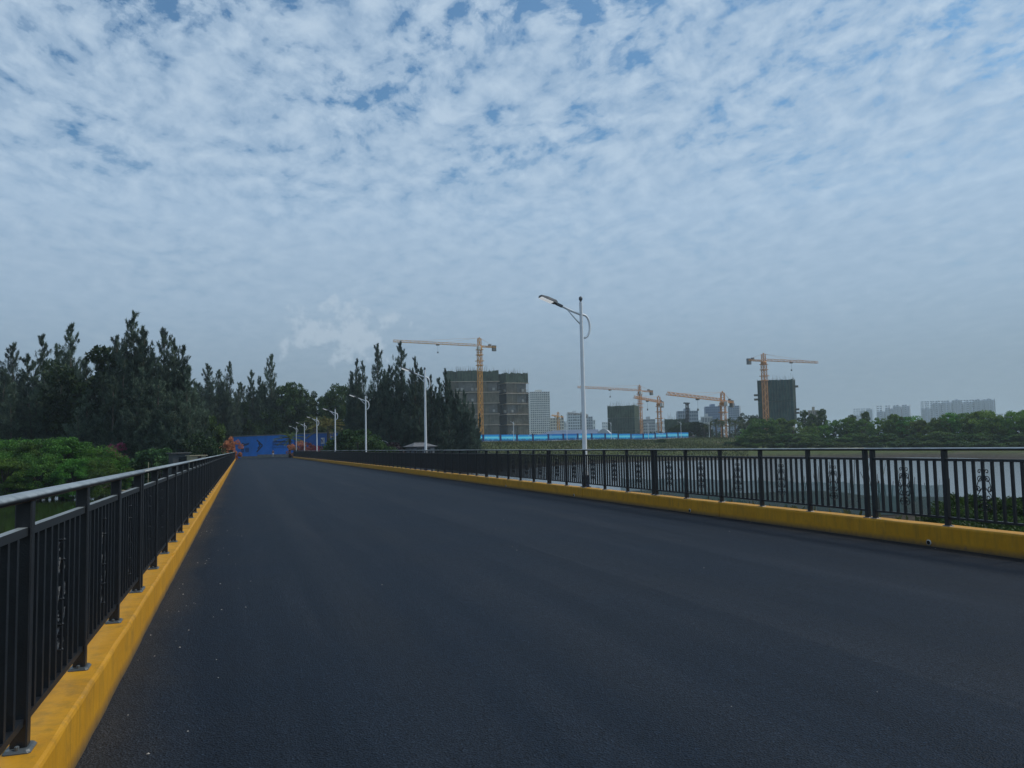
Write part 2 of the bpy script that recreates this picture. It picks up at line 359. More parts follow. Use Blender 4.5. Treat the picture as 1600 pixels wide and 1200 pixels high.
M_BOUG = foliage('coloured_bracts', (.5, .5, .5), (1.2, 1.2, 1.2), .3)
M_PALM = foliage('palm_fronds', (.05, .065, .028), (.13, .14, .065), .25)
def mat_far(name, col, **k): return mat(name, col, .8, k.pop('var', .12), k.pop('scale', .3), **k)

# ------------------------------------------------------------------ terrain
XL, XR = -.836, 10.0025; KH, KW = .315, .34; BR0, BR1 = -30.0, 172.0
def pw(px, D): return gp(px, D)
RIVER = [(-30, 18), (-60, 14), (-150, 10), (-300, 30), (-300, 190), (-120, 175)] + [pw(0, 108), pw(120, 103), pw(190, 92), pw(300, 108), (-4, 118)] + \
        [(14, 112), pw(640, 122), pw(720, 140), pw(790, 158), pw(850, 172), pw(900, 187), pw(1000, 203), pw(1150, 203), pw(1300, 195), pw(1420, 186), pw(1500, 172), pw(1600, 143), pw(1720, 125), pw(1900, 110), pw(2400, 90)] + \
        [pw(2400, 45), pw(1900, 46), pw(1600, 55), pw(1480, 61), pw(1300, 71), pw(1000, 80), pw(850, 76), (16, 58), (8, 44), (-8, 26)]
RV = np.array(RIVER)
def sdist(X, Y):
    P = np.stack([X.ravel(), Y.ravel()], 1); best = np.full(len(P), 1e9); ins = np.zeros(len(P), bool)
    for i in range(len(RV)):
        a, b = RV[i], RV[(i+1) % len(RV)]; ab = b - a
        t = np.clip(((P-a)@ab)/(ab@ab), 0, 1); d = np.linalg.norm(P - a - t[:, None]*ab, axis=1); best = np.minimum(best, d)
        c = ((a[1] > P[:, 1]) != (b[1] > P[:, 1]))
        xx = (b[0]-a[0])*(P[:, 1]-a[1])/(b[1]-a[1]+1e-12) + a[0]; ins ^= c & (P[:, 0] < xx)
    return np.where(ins, -best, best).reshape(X.shape)
CTRL = [((*pw(0, 150),), -1.2), ((*pw(200, 120),), -1.3), ((*pw(300, 130),), -.9), ((-3, 165), -.15), ((5, 185), -.06), ((5, 215), -.05), ((25, 165), -.1), ((*pw(700, 165),), -.2), ((*pw(560, 190),), -.1),
        ((*pw(745, 250),), 2.6), ((*pw(900, 285),), 2.6), ((*pw(1070, 322),), 2.7), ((*pw(1140, 345),), 2.2), ((*pw(1250, 270),), -1.2), ((*pw(1400, 255),), -1.3), ((*pw(1600, 200),), -1.4), ((*pw(1900, 160),), -1.4),
        ((*pw(900, 600),), 2.5), ((*pw(1300, 600),), 2.0), ((*pw(400, 500),), 1.0), ((0, 900), 2), ((600, 900), 2.5), ((-600, 600), 1.5), ((900, 300), 1.0),
        ((12, 20), -2.3), ((22, 20), -2.5), ((30, 40), -2.6), ((*pw(1400, 50),), -2.75), ((*pw(1600, 45),), -2.6), ((5, 0), -1.8), ((-6, 0), -2.2), ((40, 0), -2.2), ((0, -60), -.5), ((-60, -60), -1), ((90, -20), -1.5)]
CP = np.array([c[0] for c in CTRL]); CZ = np.array([c[1] for c in CTRL])
def tz(X, Y):
    X = np.atleast_1d(np.asarray(X, float)); Y = np.atleast_1d(np.asarray(Y, float))
    d2 = (X[..., None]-CP[:, 0])**2 + (Y[..., None]-CP[:, 1])**2 + 4.0
    w = 1/d2**1.6; tgt = (w*CZ).sum(-1)/w.sum(-1)
    s = sdist(X, Y)
    out = -3.0 + (tgt+3.0)*(1-np.exp(-np.maximum(s, 0)/14.0))
    return np.where(s > 0, out, -3.0 + np.maximum(s, -8)*.2)
def tz1(x, y): return float(tz([x], [y])[0])
def coords(segs):
    out = []
    for a, b, st in segs: out += list(np.arange(a, b, st))
    return np.array(out + [segs[-1][1]])
gx = coords([(-2900, -400, 125), (-400, -120, 14), (-120, 130, 2.5), (130, 400, 9), (400, 3000, 130)])
gy = coords([(-400, -40, 30), (-40, 360, 2.5), (360, 600, 12), (600, 3200, 130)])
GX, GY = np.meshgrid(gx, gy); GZ = tz(GX, GY)
nse = rng.normal(size=GZ.shape)
for _ in range(2): nse = (nse + np.roll(nse, 1, 0) + np.roll(nse, 1, 1) + np.roll(nse, -1, 0) + np.roll(nse, -1, 1))/5
under = (GX > XL-3) & (GX < XR+3) & (GY > 140) & (GY < 215)
GZ = GZ + np.where(under, 0, nse*.35)
GZ = np.where(under & (GY > 160), np.minimum(GZ, -.06), GZ)
GZ = np.where((GX > XL-1.5) & (GX < XR+1.5) & (GY < 165), np.minimum(GZ, -1.35), GZ)
ny, nx = GX.shape
idx = np.arange(nx*ny).reshape(ny, nx)
gm = bpy.data.meshes.new('ground')
gm.from_pydata(np.stack([GX.ravel(), GY.ravel(), GZ.ravel()], 1).tolist(), [], np.stack([idx[:-1, :-1].ravel(), idx[:-1, 1:].ravel(), idx[1:, 1:].ravel(), idx[1:, :-1].ravel()], 1).tolist())
gm.materials.append(M_GROUND); gm.polygons.foreach_set('use_smooth', [True]*len(gm.polygons))
tag(link('ground', gm), kind='structure')
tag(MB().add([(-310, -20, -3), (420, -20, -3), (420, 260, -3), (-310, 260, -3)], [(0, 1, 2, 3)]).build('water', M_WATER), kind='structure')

# ------------------------------------------------------------------ bridge: deck, road, kerbs
YS = list(np.arange(BR0, 0, 10)) + list(np.arange(0, BR1, 2.0)) + [BR1]
road = MB().add([(XL-.01, BR0, 0), (XR+.01, BR0, 0), (XR+.01, BR1+1, 0), (13.5, BR1+6, 0), (15, 196, 0), (-3.5, 201, 0), (-3, BR1+4, 0), (XL-.01, BR1, 0)], [tuple(range(8))])
tag(road.build('road', M_ASPH), kind='structure')
deck = MB().box(XL-KW-.12, XR+KW+.12, BR0, BR1-.5, -.62, -.012)
for x in (.6, 4.6, 8.6): deck.box(x-.4, x+.4, BR0, BR1-2, -1.3, -.61)
deck = tag(deck.build('bridge_deck', M_CONC), kind='structure')
for y in range(35, 150, 22): MB().box(.2, 9.0, y-.4, y+.4, -5, -1.305).build('pier', M_CONC, deck)
M_SPECK = mat('pale_grit', (.45, .42, .38), .9)
sp = MB()
for _ in range(130):
    if random.random() < .55: x = XL + .03 + abs(random.gauss(0, .35)); y = random.uniform(2.5, 25)
    elif random.random() < .4: x = XR - abs(random.gauss(0, .2)) - .02; y = random.uniform(6, 45)
    else: x = random.uniform(XL, XR); y = random.uniform(2.5, 28)
    r = random.uniform(.003, .009); a = random.random()*3
    vs = [(x+r*math.cos(a+k*PI/2)*random.uniform(.7, 1.5), y+r*math.sin(a+k*PI/2)*random.uniform(.7, 1.5), .001) for k in range(4)] + [(x, y, r*.9)]
    sp.add(vs, [(0, 1, 4), (1, 2, 4), (2, 3, 4), (3, 0, 4)])
tag(sp.build('grit', M_SPECK), 'pale grit scattered on the dark asphalt', 'grit', kind='stuff')

def kerb(side):
    x0 = XL if side < 0 else XR; s = side; jr = random.Random(5 + side)
    prof = [(0, -.005), (.0, KH-.025), (.006, KH-.008), (.022, KH), (KW-.02, KH), (KW, KH-.02), (KW, -.2)]
    root = tag(bpy.data.objects.new('kerb', None), kind='structure'); COL.objects.link(root); n = len(prof)
    y = BR0
    while y < BR1 - .1:
        y1 = min(y + 7.643, BR1); dx, dz = jr.uniform(-.005, .005), jr.uniform(-.004, .004)
        ys = list(np.arange(y, y1-.2, .25)) + [y1 - .012]; vs = []
        for yy in ys:
            j = jr.uniform(-.0035, .0035); ch = jr.uniform(.01, .03) if jr.random() < .05 else 0   # small chips along the edge
            for k, (a, z) in enumerate(prof):
                cx, cz = ((ch*.4, -ch*.2) if k == 1 else (ch*.7, -ch*.6) if k == 2 else (ch*.3, 0) if k == 3 else (0, 0))
                vs.append((x0 + s*(a + dx + cx + (j if k < 4 else 0)), yy, z + cz + (dz + jr.uniform(-.0025, .0025) if 0 < k < 6 else 0)))
        fs = []
        for i in range(len(ys)-1):
            for k in range(n-1):
                q = (i*n+k, i*n+k+1, (i+1)*n+k+1, (i+1)*n+k); fs.append(q if s > 0 else q[::-1])
        fs += [tuple(range(n)), tuple((len(ys)-1)*n + k for k in range(n))[::-1]]
        MB().add(vs, fs).build('kerb_segment', M_YEL, root); y = y1
    return root
KL, KR = kerb(-1), kerb(1)
M_PIPE = mat('drain_pipe', (.5, .5, .48), .6); M_HOLE = mat('drain_hole', (.006, .006, .006), .9)
for y in np.arange(-2.15, 120, 7.05):                      # little drain outlets at the foot of the lamp-side kerb
    ym = y + 12.2
    m = MB(); m.tube([(XR-.012, ym, .055), (XR+.02, ym, .055)], .043, 10); d = m.build('drain_outlet', M_PIPE, KR, True)
    MB().tube([(XR-.016, ym, .055), (XR-.011, ym, .055)], .033, 10).build('drain_hole', M_HOLE, d)

# ------------------------------------------------------------------ railings
BAY, PAN = 1.4937, 5*1.4937 + .175
POST_W, BAL_W, RT = .072, .036, 1.5
RX_L, RX_R = XL - .13, XR + .13
def orn_mesh():
    m = MB()
    def spiral(cx, cz, r0, turns, a0, sgn, n=14):
        return [(0, cx + (r0*(1-.75*t))*math.cos(a0+sgn*turns*2*PI*t), cz + (r0*(1-.75*t))*math.sin(a0+sgn*turns*2*PI*t)) for t in np.linspace(0, 1, n)]
    for s in (-1, 1):
        def S(pts): return [(x, s*y, z) for x, y, z in pts]
        R = .0075
        m.tube(S(spiral(.062, .27, .034, 1.1, PI, -1)), R, 4)
        m.tube(S(spiral(.062, .16, .052, 1.25, PI*.9, -1)), R, 4)
        m.tube(S([(0, .02, .21), (0, .095, .12), (0, .12, .05), (0, .10, .0)]), R, 4)
        m.tube(S(spiral(.10, .015, .042, 1.1, PI*.4, 1)), R, 4)
        m.tube(S([(0, .02, .05), (0, .09, -.04), (0, .125, -.085), (0, .10, -.14), (0, .055, -.15)]), R, 4)
        m.tube(S(spiral(.06, -.10, .042, 1.1, PI*1.2, 1)), R, 4)
        m.tube(S(spiral(.062, -.25, .05, 1.2, PI*.7, 1)), R, 4)
        m.tube(S([(0, .02, -.18), (0, .08, -.2), (0, .11, -.25)]), R, 4)
    for z in (.31, .2, -.02, -.16, -.3): m.lathe([(.004, z-.03), (.026, z), (.004, z+.03)], 6)
    return m.mesh('scroll_ornament', M_IRON)
ORN = orn_mesh()
POST = MB().cbox(-POST_W/2, POST_W/2, -POST_W/2, POST_W/2, KH, RT-.04, .006).mesh('post', M_IRON)
BALZ0, BALZ1 = KH+.14, RT-.19
BALM = MB().box(-BAL_W/2, BAL_W/2, -BAL_W/2, BAL_W/2, BALZ0, BALZ1).mesh('baluster', M_IRON)
pm = MB()
pm.cbox(-.058, .058, -.075, .075, KH-.001, KH+.016, .012)
for a in (-1, 1): pm.lathe([(.011, KH+.015), (.011, KH+.03), (.006, KH+.034)], 8, (0, a*.057))
PLATE = pm.mesh('base_plate', M_RAILTOP)
def railing(rx, y_first, label):
    rt = thing('bridge_railing', label, 'railing', (rx, 0, 0))
    j0 = int(math.floor((BR0 + 24 - y_first)/PAN)); nb = 0; stuff = MB(); cand = []
    y = y_first + j0*PAN
    ystart = y
    while y + PAN < BR1 + 3:
        for k in range(6):
            p = link('post', POST, rt, (0, y + k*BAY, 0)); link('base_plate', PLATE, p)
        for k in range(5):
            a = y + k*BAY
            for z0, z1, w, nm in ((RT-.205, RT-.165, .042, 'middle_rail'), (KH+.112, KH+.145, .04, 'bottom_rail')):
                MB().box(-w/2, w/2, a+POST_W/2+.001, a+BAY-POST_W/2-.001, z0, z1).build(nm, M_HAND if nm == 'middle_rail' else M_IRON, rt)
            for q in range(1, 9):
                cand.append((a + POST_W/2 + (BAY-POST_W)*q/9, q == 5))
        y += PAN
    yend = y - .175 + POST_W/2
    seg = MB(); ys = np.arange(ystart, yend, 7.64)
    ov = [(.055*math.cos(t), .024*math.sin(t)) for t in np.linspace(0, 2*PI, 17)[:-1]]
    for i, a in enumerate(ys):
        b = min(a + 7.64, yend) - .0015
        m = MB(); n = len(ov)
        vs = [(u, a, RT-.024+w) for u, w in ov] + [(u, b, RT-.024+w) for u, w in ov]
        m.add(vs, [(k, (k+1) % n, n+(k+1) % n, n+k) for k in range(n)] + [tuple(range(n-1, -1, -1)), tuple(range(n, 2*n))])
        m.build('handrail', M_HAND, rt, True)
    cand.sort(key=lambda c: abs(c[0]-5) if c[0] > 2.5 else 999)
    for i, (yy, orn) in enumerate(cand):
        if i < 290: link('baluster', BALM, rt, (0, yy, 0))
        else: stuff.box(-BAL_W/2, BAL_W/2, yy-BAL_W/2, yy+BAL_W/2, BALZ0, BALZ1)
        if orn and yy > -4: link('scroll_ornament', ORN, rt, (0, yy, (BALZ0+BALZ1)/2))
    tag(stuff.build('baluster_row', M_IRON, rt), kind='stuff')
    return rt
railing(RX_R, 11.46, 'black iron railing on the yellow kerb along which the street lamps stand')
railing(RX_L, 8.99 - PAN + .10, 'black iron railing on the yellow kerb facing the green mangroves, without lamps')

# ------------------------------------------------------------------ street lamps
def make_lamp(label, group):
    r = thing('street_lamp', label, 'street lamp', group=group); kids = []
    H = 5.88
    m = MB(); m.lathe([(.085, 0), (.085, .45), (.078, .5), (.066, 3), (.052, H-.12), (.052, H)], 14); kids.append(m.build('pole', M_WHITE, r, False))
    m = MB(); m.lathe([(.03, H), (.03, H+.03), (.055, H+.06), (.065, H+.10), (.052, H+.15), (.02, H+.175)], 12); kids.append(m.build('finial', M_LAMPDARK, r, True))
    m = MB(); pts = []                                     # arm: leaves the back of the pole, loops over and runs out over the road
    for t in np.linspace(0, 1, 15):
        a = -PI*.46 + t*PI*.92
        pts.append((.04 + .25*max(math.cos(a), 0)**.8, 0, H - .79 + .375*math.sin(a)))
    pts += [(-.08, 0, H-.39), (-.36, 0, H-.29), (-.68, 0, H-.15)]
    m.tube(pts, [.036]*len(pts), 10); kids.append(m.build('arm', M_WHITE, r, True))
    m = MB(); m.tube([(-.03, 0, H-.72), (-.2, 0, H-.56), (-.46, 0, H-.27)], .022, 8); kids.append(m.build('brace', M_WHITE, r, True))
    s = MB(); s.bar((-.64, 0, H-.17), (-.84, 0, H-.085), .085, .075); kids.append(s.build('lamp_neck', M_LAMPDARK, r))
    s = MB(); vs = []
    A, B = Vector((-.82, 0, H-.09)), Vector((-1.40, 0, H+.13)); d = (B-A).normalized(); up = Vector((-d.z, 0, d.x)) if d.x > 0 else Vector((d.z, 0, -d.x))
    for t, w, h in ((0, .07, .05), (.12, .14, .075), (.6, .165, .07), (.95, .13, .045), (1, .09, .03)):
        c = A + (B-A)*t
        for yy, hh in ((-w, -.02), (w, -.02), (w*.8, h), (-w*.8, h)): vs.append(c + Vector((0, yy, 0)) + up*hh)
    fs = [(0, 1, 2, 3), (19, 18, 17, 16)] + [(i*4+k, (i+1)*4+k, (i+1)*4+(k+1) % 4, i*4+(k+1) % 4) for i in range(4) for k in range(4)]
    s.add(vs, fs); kids.append(s.build('lamp_head', M_LAMPDARK, r))
    s = MB(); c0, c1 = A+(B-A)*.26 - up*.028, A+(B-A)*.93 - up*.028
    s.bar(c0, c1, .25, .03); kids.append(s.build('lamp_lens', M_LENS, r))
    s = MB(); s.cbox(-.092, .092, -.092, .092, 0, .37, .012); kids.append(s.build('base_box', M_NAVY, r))
    s = MB(); s.box(-.125, .125, -.125, .125, -.02, .018); kids.append(s.build('base_plate', M_NAVY, r))
    KIDS[r.name] = kids; return r
LX = XR + .30
lamp = make_lamp('white street lamp with a looped arm on the bridge railing kerb', 'street lamps along the bridge')
for i, y in enumerate((23.9, 47.35, 71.6, 95.9, 119.9, 144.0, 165.5)):
    if i == 0: lamp.location = (LX, y, KH)
    else: copy_tree(lamp, loc=(LX, y, KH))
for y in (23.9, 47.35, 71.6, 95.9, 119.9, 144.0, 165.5):   # little corbel behind the kerb that carries each lamp
    MB().box(XR+KW-.02, XR+KW+.30, y-.3, y+.3, KH-.35, KH-.021).build('lamp_corbel', M_CONC, KR)

# ------------------------------------------------------------------ trees
def tree_obj(name, trunk_mb, crown_V, crown_mat):
    r = bpy.data.objects.new(name, None); COL.objects.link(r); r.empty_display_size = .3
    t = trunk_mb.build('trunk', M_BARK, r, True); c = link('crown', quad_mesh('crown', crown_V, crown_mat), r)
    KIDS[r.name] = [t, c]; return r
def casuarina(seed, H=18.0, R=3.2, nlead=4, dens=1.0):
    g = np.random.default_rng(seed); tm = MB(); C, Dn = [], []
    tm.tube([(0, 0, -.3), (.1*g.normal(), .1*g.normal(), H*.3), (.2*g.normal(), .2*g.normal(), H*.62), (0, 0, H*.93)], [.24, .19, .12, .03], 7)
    leads = [(np.array([0, 0, H*.04]), np.array([0, 0, H]), R, 62)]
    for k in range(nlead):
        a = g.uniform(0, 2*PI); rr = R*g.uniform(.35, .8); h0 = H*g.uniform(.08, .3); h1 = H*g.uniform(.58, .9)
        leads.append((np.array([rr*.3*math.cos(a), rr*.3*math.sin(a), h0]), np.array([rr*math.cos(a), rr*math.sin(a), h1]), R*g.uniform(.45, .7), 34))
        tm.tube([(0, 0, h0*.7), tuple(leads[-1][0]*[1.6, 1.6, 1.25]), tuple(leads[-1][1]*[1, 1, .93])], [.1, .08, .02], 5)
    for p0, p1, rad, nb in leads:
        nb = int(nb*dens)
        ts = (np.arange(nb)+g.uniform(0, 1, nb))/nb
        for t in ts:
            base = p0 + (p1-p0)*t
            prof = (1-t)**.62*(.55+.45*min(1, t*5+.35)) + .03
            ln = rad*prof*g.uniform(.45, 1.3); az = g.uniform(0, 2*PI); el = math.radians(g.uniform(14, 36) + 26*t)
            d = np.array([math.cos(az)*math.cos(el), math.sin(az)*math.cos(el), math.sin(el)])
            npl = max(2, int(2 + 3.6*ln))
            for q in range(npl):
                sq = 1.0 if q == 0 else g.uniform(.25, .95)
                pc = base + d*(sq*ln) + np.array([0, 0, sq**2*ln*.32]) + g.normal(size=3)*.10*ln*np.array([1, 1, .6])
                up = d*g.uniform(.35, .75) + np.array([0, 0, g.uniform(.5, .95)]) + g.normal(size=3)*.22; up /= np.linalg.norm(up)
                pl = g.uniform(.55, 1.25)*(.42 + .72*(1-t)); n = int(16 + 14*pl)
                s_ = g.uniform(-.45, .6, n)
                pts = pc + up*(s_*pl)[:, None] + g.normal(size=(n, 3))*(.17*pl*(1-.75*np.maximum(s_, 0)))[:, None]
                C.append(pts); Dn.append(up*.75 + g.normal(size=(n, 3))*.36)
            if g.random() < .22 and ln > .8: tm.tube([tuple(base), tuple(base+d*ln*.75+np.array([0, 0, ln*.16]))], [.04, .012], 3, False)
    n = 90; C.append(np.stack([g.normal(size=n)*.07, g.normal(size=n)*.07, H - g.uniform(-.35, 1.2, n)], 1)); Dn.append(np.array([0, 0, 1.0]) + g.normal(size=(n, 3))*.3)
    C = np.concatenate(C); Dn = np.concatenate(Dn)
    ok = C[:, 2] > .1; C, Dn = C[ok], Dn[ok]
    V = leaves(C, Dn, g.uniform(.30, .70, len(C)), g.uniform(.035, .085, len(C)))
    return tree_obj('casuarina_tree', tm, V, M_CASU)
def broadleaf(seed, H=8.0, R=3.5, base=.25, ncl=60, per=210, name='broadleaf_tree', lsz=(.22, .42), mtl=None, flat=1.0):
    g = np.random.default_rng(seed); tm = MB(); C, Dn = [], []
    tm.tube([(0, 0, -.4), (.1, .05, H*.25), (.15*g.normal(), .15*g.normal(), H*.55)], [.05*H**.7, .038*H**.7, .02*H**.7], 7)
    zc = H*(base+1)/2; rz = H*(1-base)/2
    for k in range(ncl):
        v = g.normal(size=3); v /= np.linalg.norm(v); rr = g.uniform(.45, 1.0)**.6
        lob = 1 + .22*math.sin(3*math.atan2(v[1], v[0]) + seed) + .12*g.normal()
        c = np.array([v[0]*R*rr*lob, v[1]*R*rr*lob, zc + v[2]*rz*rr*flat*(1+.10*g.normal())])
        cr = R*g.uniform(.17, .30); c[2] = min(c[2], H*.93); hr = math.hypot(c[0], c[1]); c[:2] *= min(1, 1.08*R/max(hr, .01))
        if c[2] < .15*H*base: continue
        q = g.normal(size=(per, 3)); q /= np.linalg.norm(q, axis=1, keepdims=True)
        q[:, 2] = np.where(q[:, 2] < -.2, q[:, 2]*.5, q[:, 2])
        p = c + q*cr*(g.uniform(.35, 1.08, per)**.5)[:, None]*np.array([1, 1, .8])
        C.append(p); Dn.append(q*.6 + g.normal(size=(per, 3))*.55 + np.array([0, 0, -.1]))
        if k % 3 == 0: tm.tube([(0, 0, H*g.uniform(.2, .5)), tuple(c*[.5, .5, .85]), tuple(c)], [.035*H**.5, .022*H**.5, .01*H**.5], 4, False)
    C = np.concatenate(C); Dn = np.concatenate(Dn); ln = g.uniform(*lsz, len(C))
    ok = C[:, 2] > .03; C, Dn, ln = C[ok], Dn[ok], ln[ok]
    return tree_obj(name, tm, leaves(C, Dn, ln, ln*.55), mtl or M_LEAF)
def palm(seed, H=5.0, L=2.6, name='palm_tree', nf=26):
    g = np.random.default_rng(seed); tm = MB(); C, Dn = [], []
    tm.tube([(0, 0, -.3), (.05, 0, H*.5), (0, .05, H)], [.24, .19, .2], 8)
    for k in range(nf):
        az = k*2.4 + g.uniform(-.2, .2); el = math.radians(g.uniform(-15, 80)); ll = L*g.uniform(.8, 1.1)
        d = np.array([math.cos(az)*math.cos(el), math.sin(az)*math.cos(el), math.sin(el)])
        s = np.linspace(.1, 1, 44); pts = np.array([0, 0, H]) + d*(s*ll)[:, None] - np.array([0, 0, 1])*(s**2*ll*.42)[:, None]
        side = np.cross(d, [0, 0, 1.0]); side /= np.linalg.norm(side)+1e-6
        for sg in (-1, 1):
            dr = d*.75 + side*sg*.6 + np.array([0, 0, -.15]) + g.normal(size=(44, 3))*.1
            C.append(pts + dr*.2); Dn.append(dr)
        tm.tube([tuple(pts[0]), tuple(pts[20]), tuple(pts[-1])], [.03, .02, .008], 3, False)
    C = np.concatenate(C); Dn = np.concatenate(Dn)
    return tree_obj(name, tm, leaves(C, Dn, .5*L/2.6, .05*L/2.6), M_PALM)

USED = set()
def plant(proto, px, D, h, label, cat, group=None, w=1.0, color=(1, 1, 1, 1), H0=18.0, top=None, dz=0, name=None, rz=None, z=None):
    """put a tree in photo column px, D metres deep; h metres tall (or top = photo row of its tip)"""
    x, y = gp(px, D); z = tz1(x, y) - .1 + dz if z is None else z
    if top is not None: h = zat(px, top, D) - z
    s = h/H0
    rz = random.uniform(0, 6.28) if rz is None else rz
    if proto.name not in USED:
        USED.add(proto.name); o = proto; o.location = (x, y, z); o.rotation_euler = (0, 0, rz); o.scale = (s*w, s*w, s)
        for k in KIDS[o.name]: k.color = color
    else: o = copy_tree(proto, loc=(x, y, z), rz=rz, sc=(s*w, s*w, s), color=color)
    if 'label' in o:
        del o['label']
    if 'group' in o: del o['group']
    return tag(o, label, cat, group)

CAS = [casuarina(31, 18, 3.3, 5), casuarina(32, 18, 3.7, 7), casuarina(33, 18, 2.9, 4), casuarina(34, 18, 4.0, 8), casuarina(35, 18, 3.1, 6)]
BRD = [broadleaf(51), broadleaf(52, R=3.9), broadleaf(53, R=3.0), broadleaf(54, R=4.4, base=.1), broadleaf(55, R=3.4, base=.05)]
# casuarinas on the bank behind the mangroves
lab = 'dark casuarina in the tall grove on the bank behind the mangroves'; grp = 'casuarinas behind the mangroves'
for i, (px, D, top, w) in enumerate(((-70, 135, 560, 1.2), (-30, 128, 552, 1.1), (16, 132, 539, .95), (5, 122, 580, 1.3), (40, 126, 556, 1.2), (63, 134, 525, .9), (84, 128, 541, 1.0), (107, 131, 509, .85), (95, 120, 575, 1.3),
        (132, 122, 562, 1.3), (55, 118, 590, 1.4), (20, 116, 600, 1.4), (180, 117, 528, 1.0), (205, 114, 489, .95), (219, 117, 512, .8), (193, 112, 540, 1.15), (236, 112, 552, 1.1), (255, 113, 517, .95), (270, 115, 532, .9), (284, 113, 543, .9), (160, 118, 548, 1.1), (295, 112, 575, 1.1), (246, 108, 590, 1.3), (215, 107, 600, 1.4), (175, 109, 590, 1.3), (135, 112, 610, 1.4), (275, 108, 610, 1.3))):
    own = {205: 'tallest casuarina of the grove behind the mangroves, its tip above all others', 107: 'slim casuarina spire standing clear beside the round-topped lighter tree', 255: 'casuarina with twin tips just past the tallest one behind the mangroves', 63: 'pointed casuarina behind the far end of the mangrove clump, clear of its neighbours'}.get(px)
    plant(CAS[(i*3) % 5], px, D, 0, own or lab, 'tree', grp, w, (1, 1, 1, 1), top=top)
plant(BRD[0], 155, 119, 0, 'round-topped lighter tree among the casuarinas behind the mangroves', 'tree', None, .8, (.55, .6, .6, 1), 8.0, top=545)
# trees behind the blue wall
lab = 'spiky casuarina standing behind the blue wall at the end of the road'; grp = 'casuarinas behind the blue wall'
for i, (px, D, top, w) in enumerate(((323, 200, 571, 1.0), (340, 204, 580, .9), (357, 202, 567, .85), (391, 206, 580, .95), (405, 210, 598, 1.0), (422, 207, 556, .8), (375, 212, 600, 1.2), (310, 190, 600, 1.1), (440, 212, 610, 1.1))):
    own = {422: 'tallest casuarina behind the blue wall, alone above the chevron emblem', 357: 'slim casuarina behind the near edge of the blue wall and the orange bush'}.get(px)
    plant(CAS[(i*2+1) % 5], px, D, 0, own or lab, 'tree', grp, w, (1.1, 1.1, 1.05, 1), top=top)
lab = 'broad leafy tree rising behind the blue wall at the end of the road'; grp = 'leafy trees behind the blue wall'
for i, (px, D, top, w) in enumerate(((332, 206, 620, .9), (385, 208, 630, 1.0), (452, 206, 597, .85), (470, 210, 612, .9), (488, 206, 610, .8), (508, 208, 622, .9), (528, 204, 604, .95), (548, 208, 628, .8), (420, 206, 640, 1.0), (365, 206, 640, 1.0), (345, 203, 650, 1.1), (440, 204, 650, 1.1), (480, 204, 645, 1.1), (515, 204, 650, 1.2), (400, 203, 655, 1.1), (570, 206, 640, 1.0))):
    plant(BRD[i % 5], px, D, 0, lab, 'tree', grp, w*.62, (1.0, 1.05, .95, 1), 8.0, top=top)
# casuarinas beyond the hut
lab = 'tall dark casuarina in the clump behind the small tiled hut'; grp = 'casuarinas behind the hut'
for i, (px, D, top, w) in enumerate(((549, 165, 583, .7), (557, 163, 563, .75), (566, 166, 566, .7), (590, 160, 540, .8), (601, 158, 600, 1.0), (626, 155, 536, .85), (618, 158, 575, 1.0), (649, 152, 560, .8), (658, 156, 577, .85), (673, 150, 588, .85), (686, 150, 592, .85), (696, 148, 578, .75), (703, 147, 595, .8), (715, 147, 620, .9), (724, 146, 612, .8), (575, 160, 615, 1.2), (640, 150, 610, 1.2), (665, 146, 620, 1.2), (700, 143, 640, 1.2), (737, 145, 632, .8), (610, 153, 630, 1.2), (685, 142, 640, 1.2), (655, 143, 640, 1.3), (735, 141, 660, 1.2), (630, 147, 640, 1.3))):
    own = {626: 'tallest casuarina behind the hut, its tip touching the yellow crane jib', 590: 'second tall casuarina spire between the twin slim tips and the tallest one', 557: 'taller of two slim casuarina tips at the clump edge by the date palm'}.get(px)
    plant(CAS[(i*2) % 5], px, D, 0, own or lab, 'tree', grp, w, (.9, .95, 1.0, 1), top=top)
# mangroves
MAN = [broadleaf(71, 6.2, 3.6, .04, 85, 380, 'mangrove_tree', (.13, .27)), broadleaf(72, 6.2, 4.2, .03, 95, 380, 'mangrove_tree', (.13, .27)), broadleaf(73, 6.2, 3.2, .05, 80, 380, 'mangrove_tree', (.13, .27))]
for i, (px, D, top, w) in enumerate(((-45, 90, 690, 1.1), (-12, 86, 690, 1.0), (22, 91, 687, 1.0), (48, 87, 692, .95), (75, 91, 690, .95), (100, 88, 683, .9), (128, 90, 693, .85), (150, 88, 701, .8), (170, 89, 706, .75), (182, 90, 715, .6), (60, 84, 712, .9), (10, 82, 715, .95), (115, 84, 718, .85), (150, 85, 722, .7), (-90, 88, 690, 1.2))):
    plant(MAN[i % 3], px, D, 0, 'bright green rounded mangrove standing in the water beside the bridge', 'mangrove', 'mangroves beside the bridge', w, (random.uniform(1.0, 1.7), random.uniform(1.5, 2.05), .85, 1), 6.2, top=top, z=-3.15)
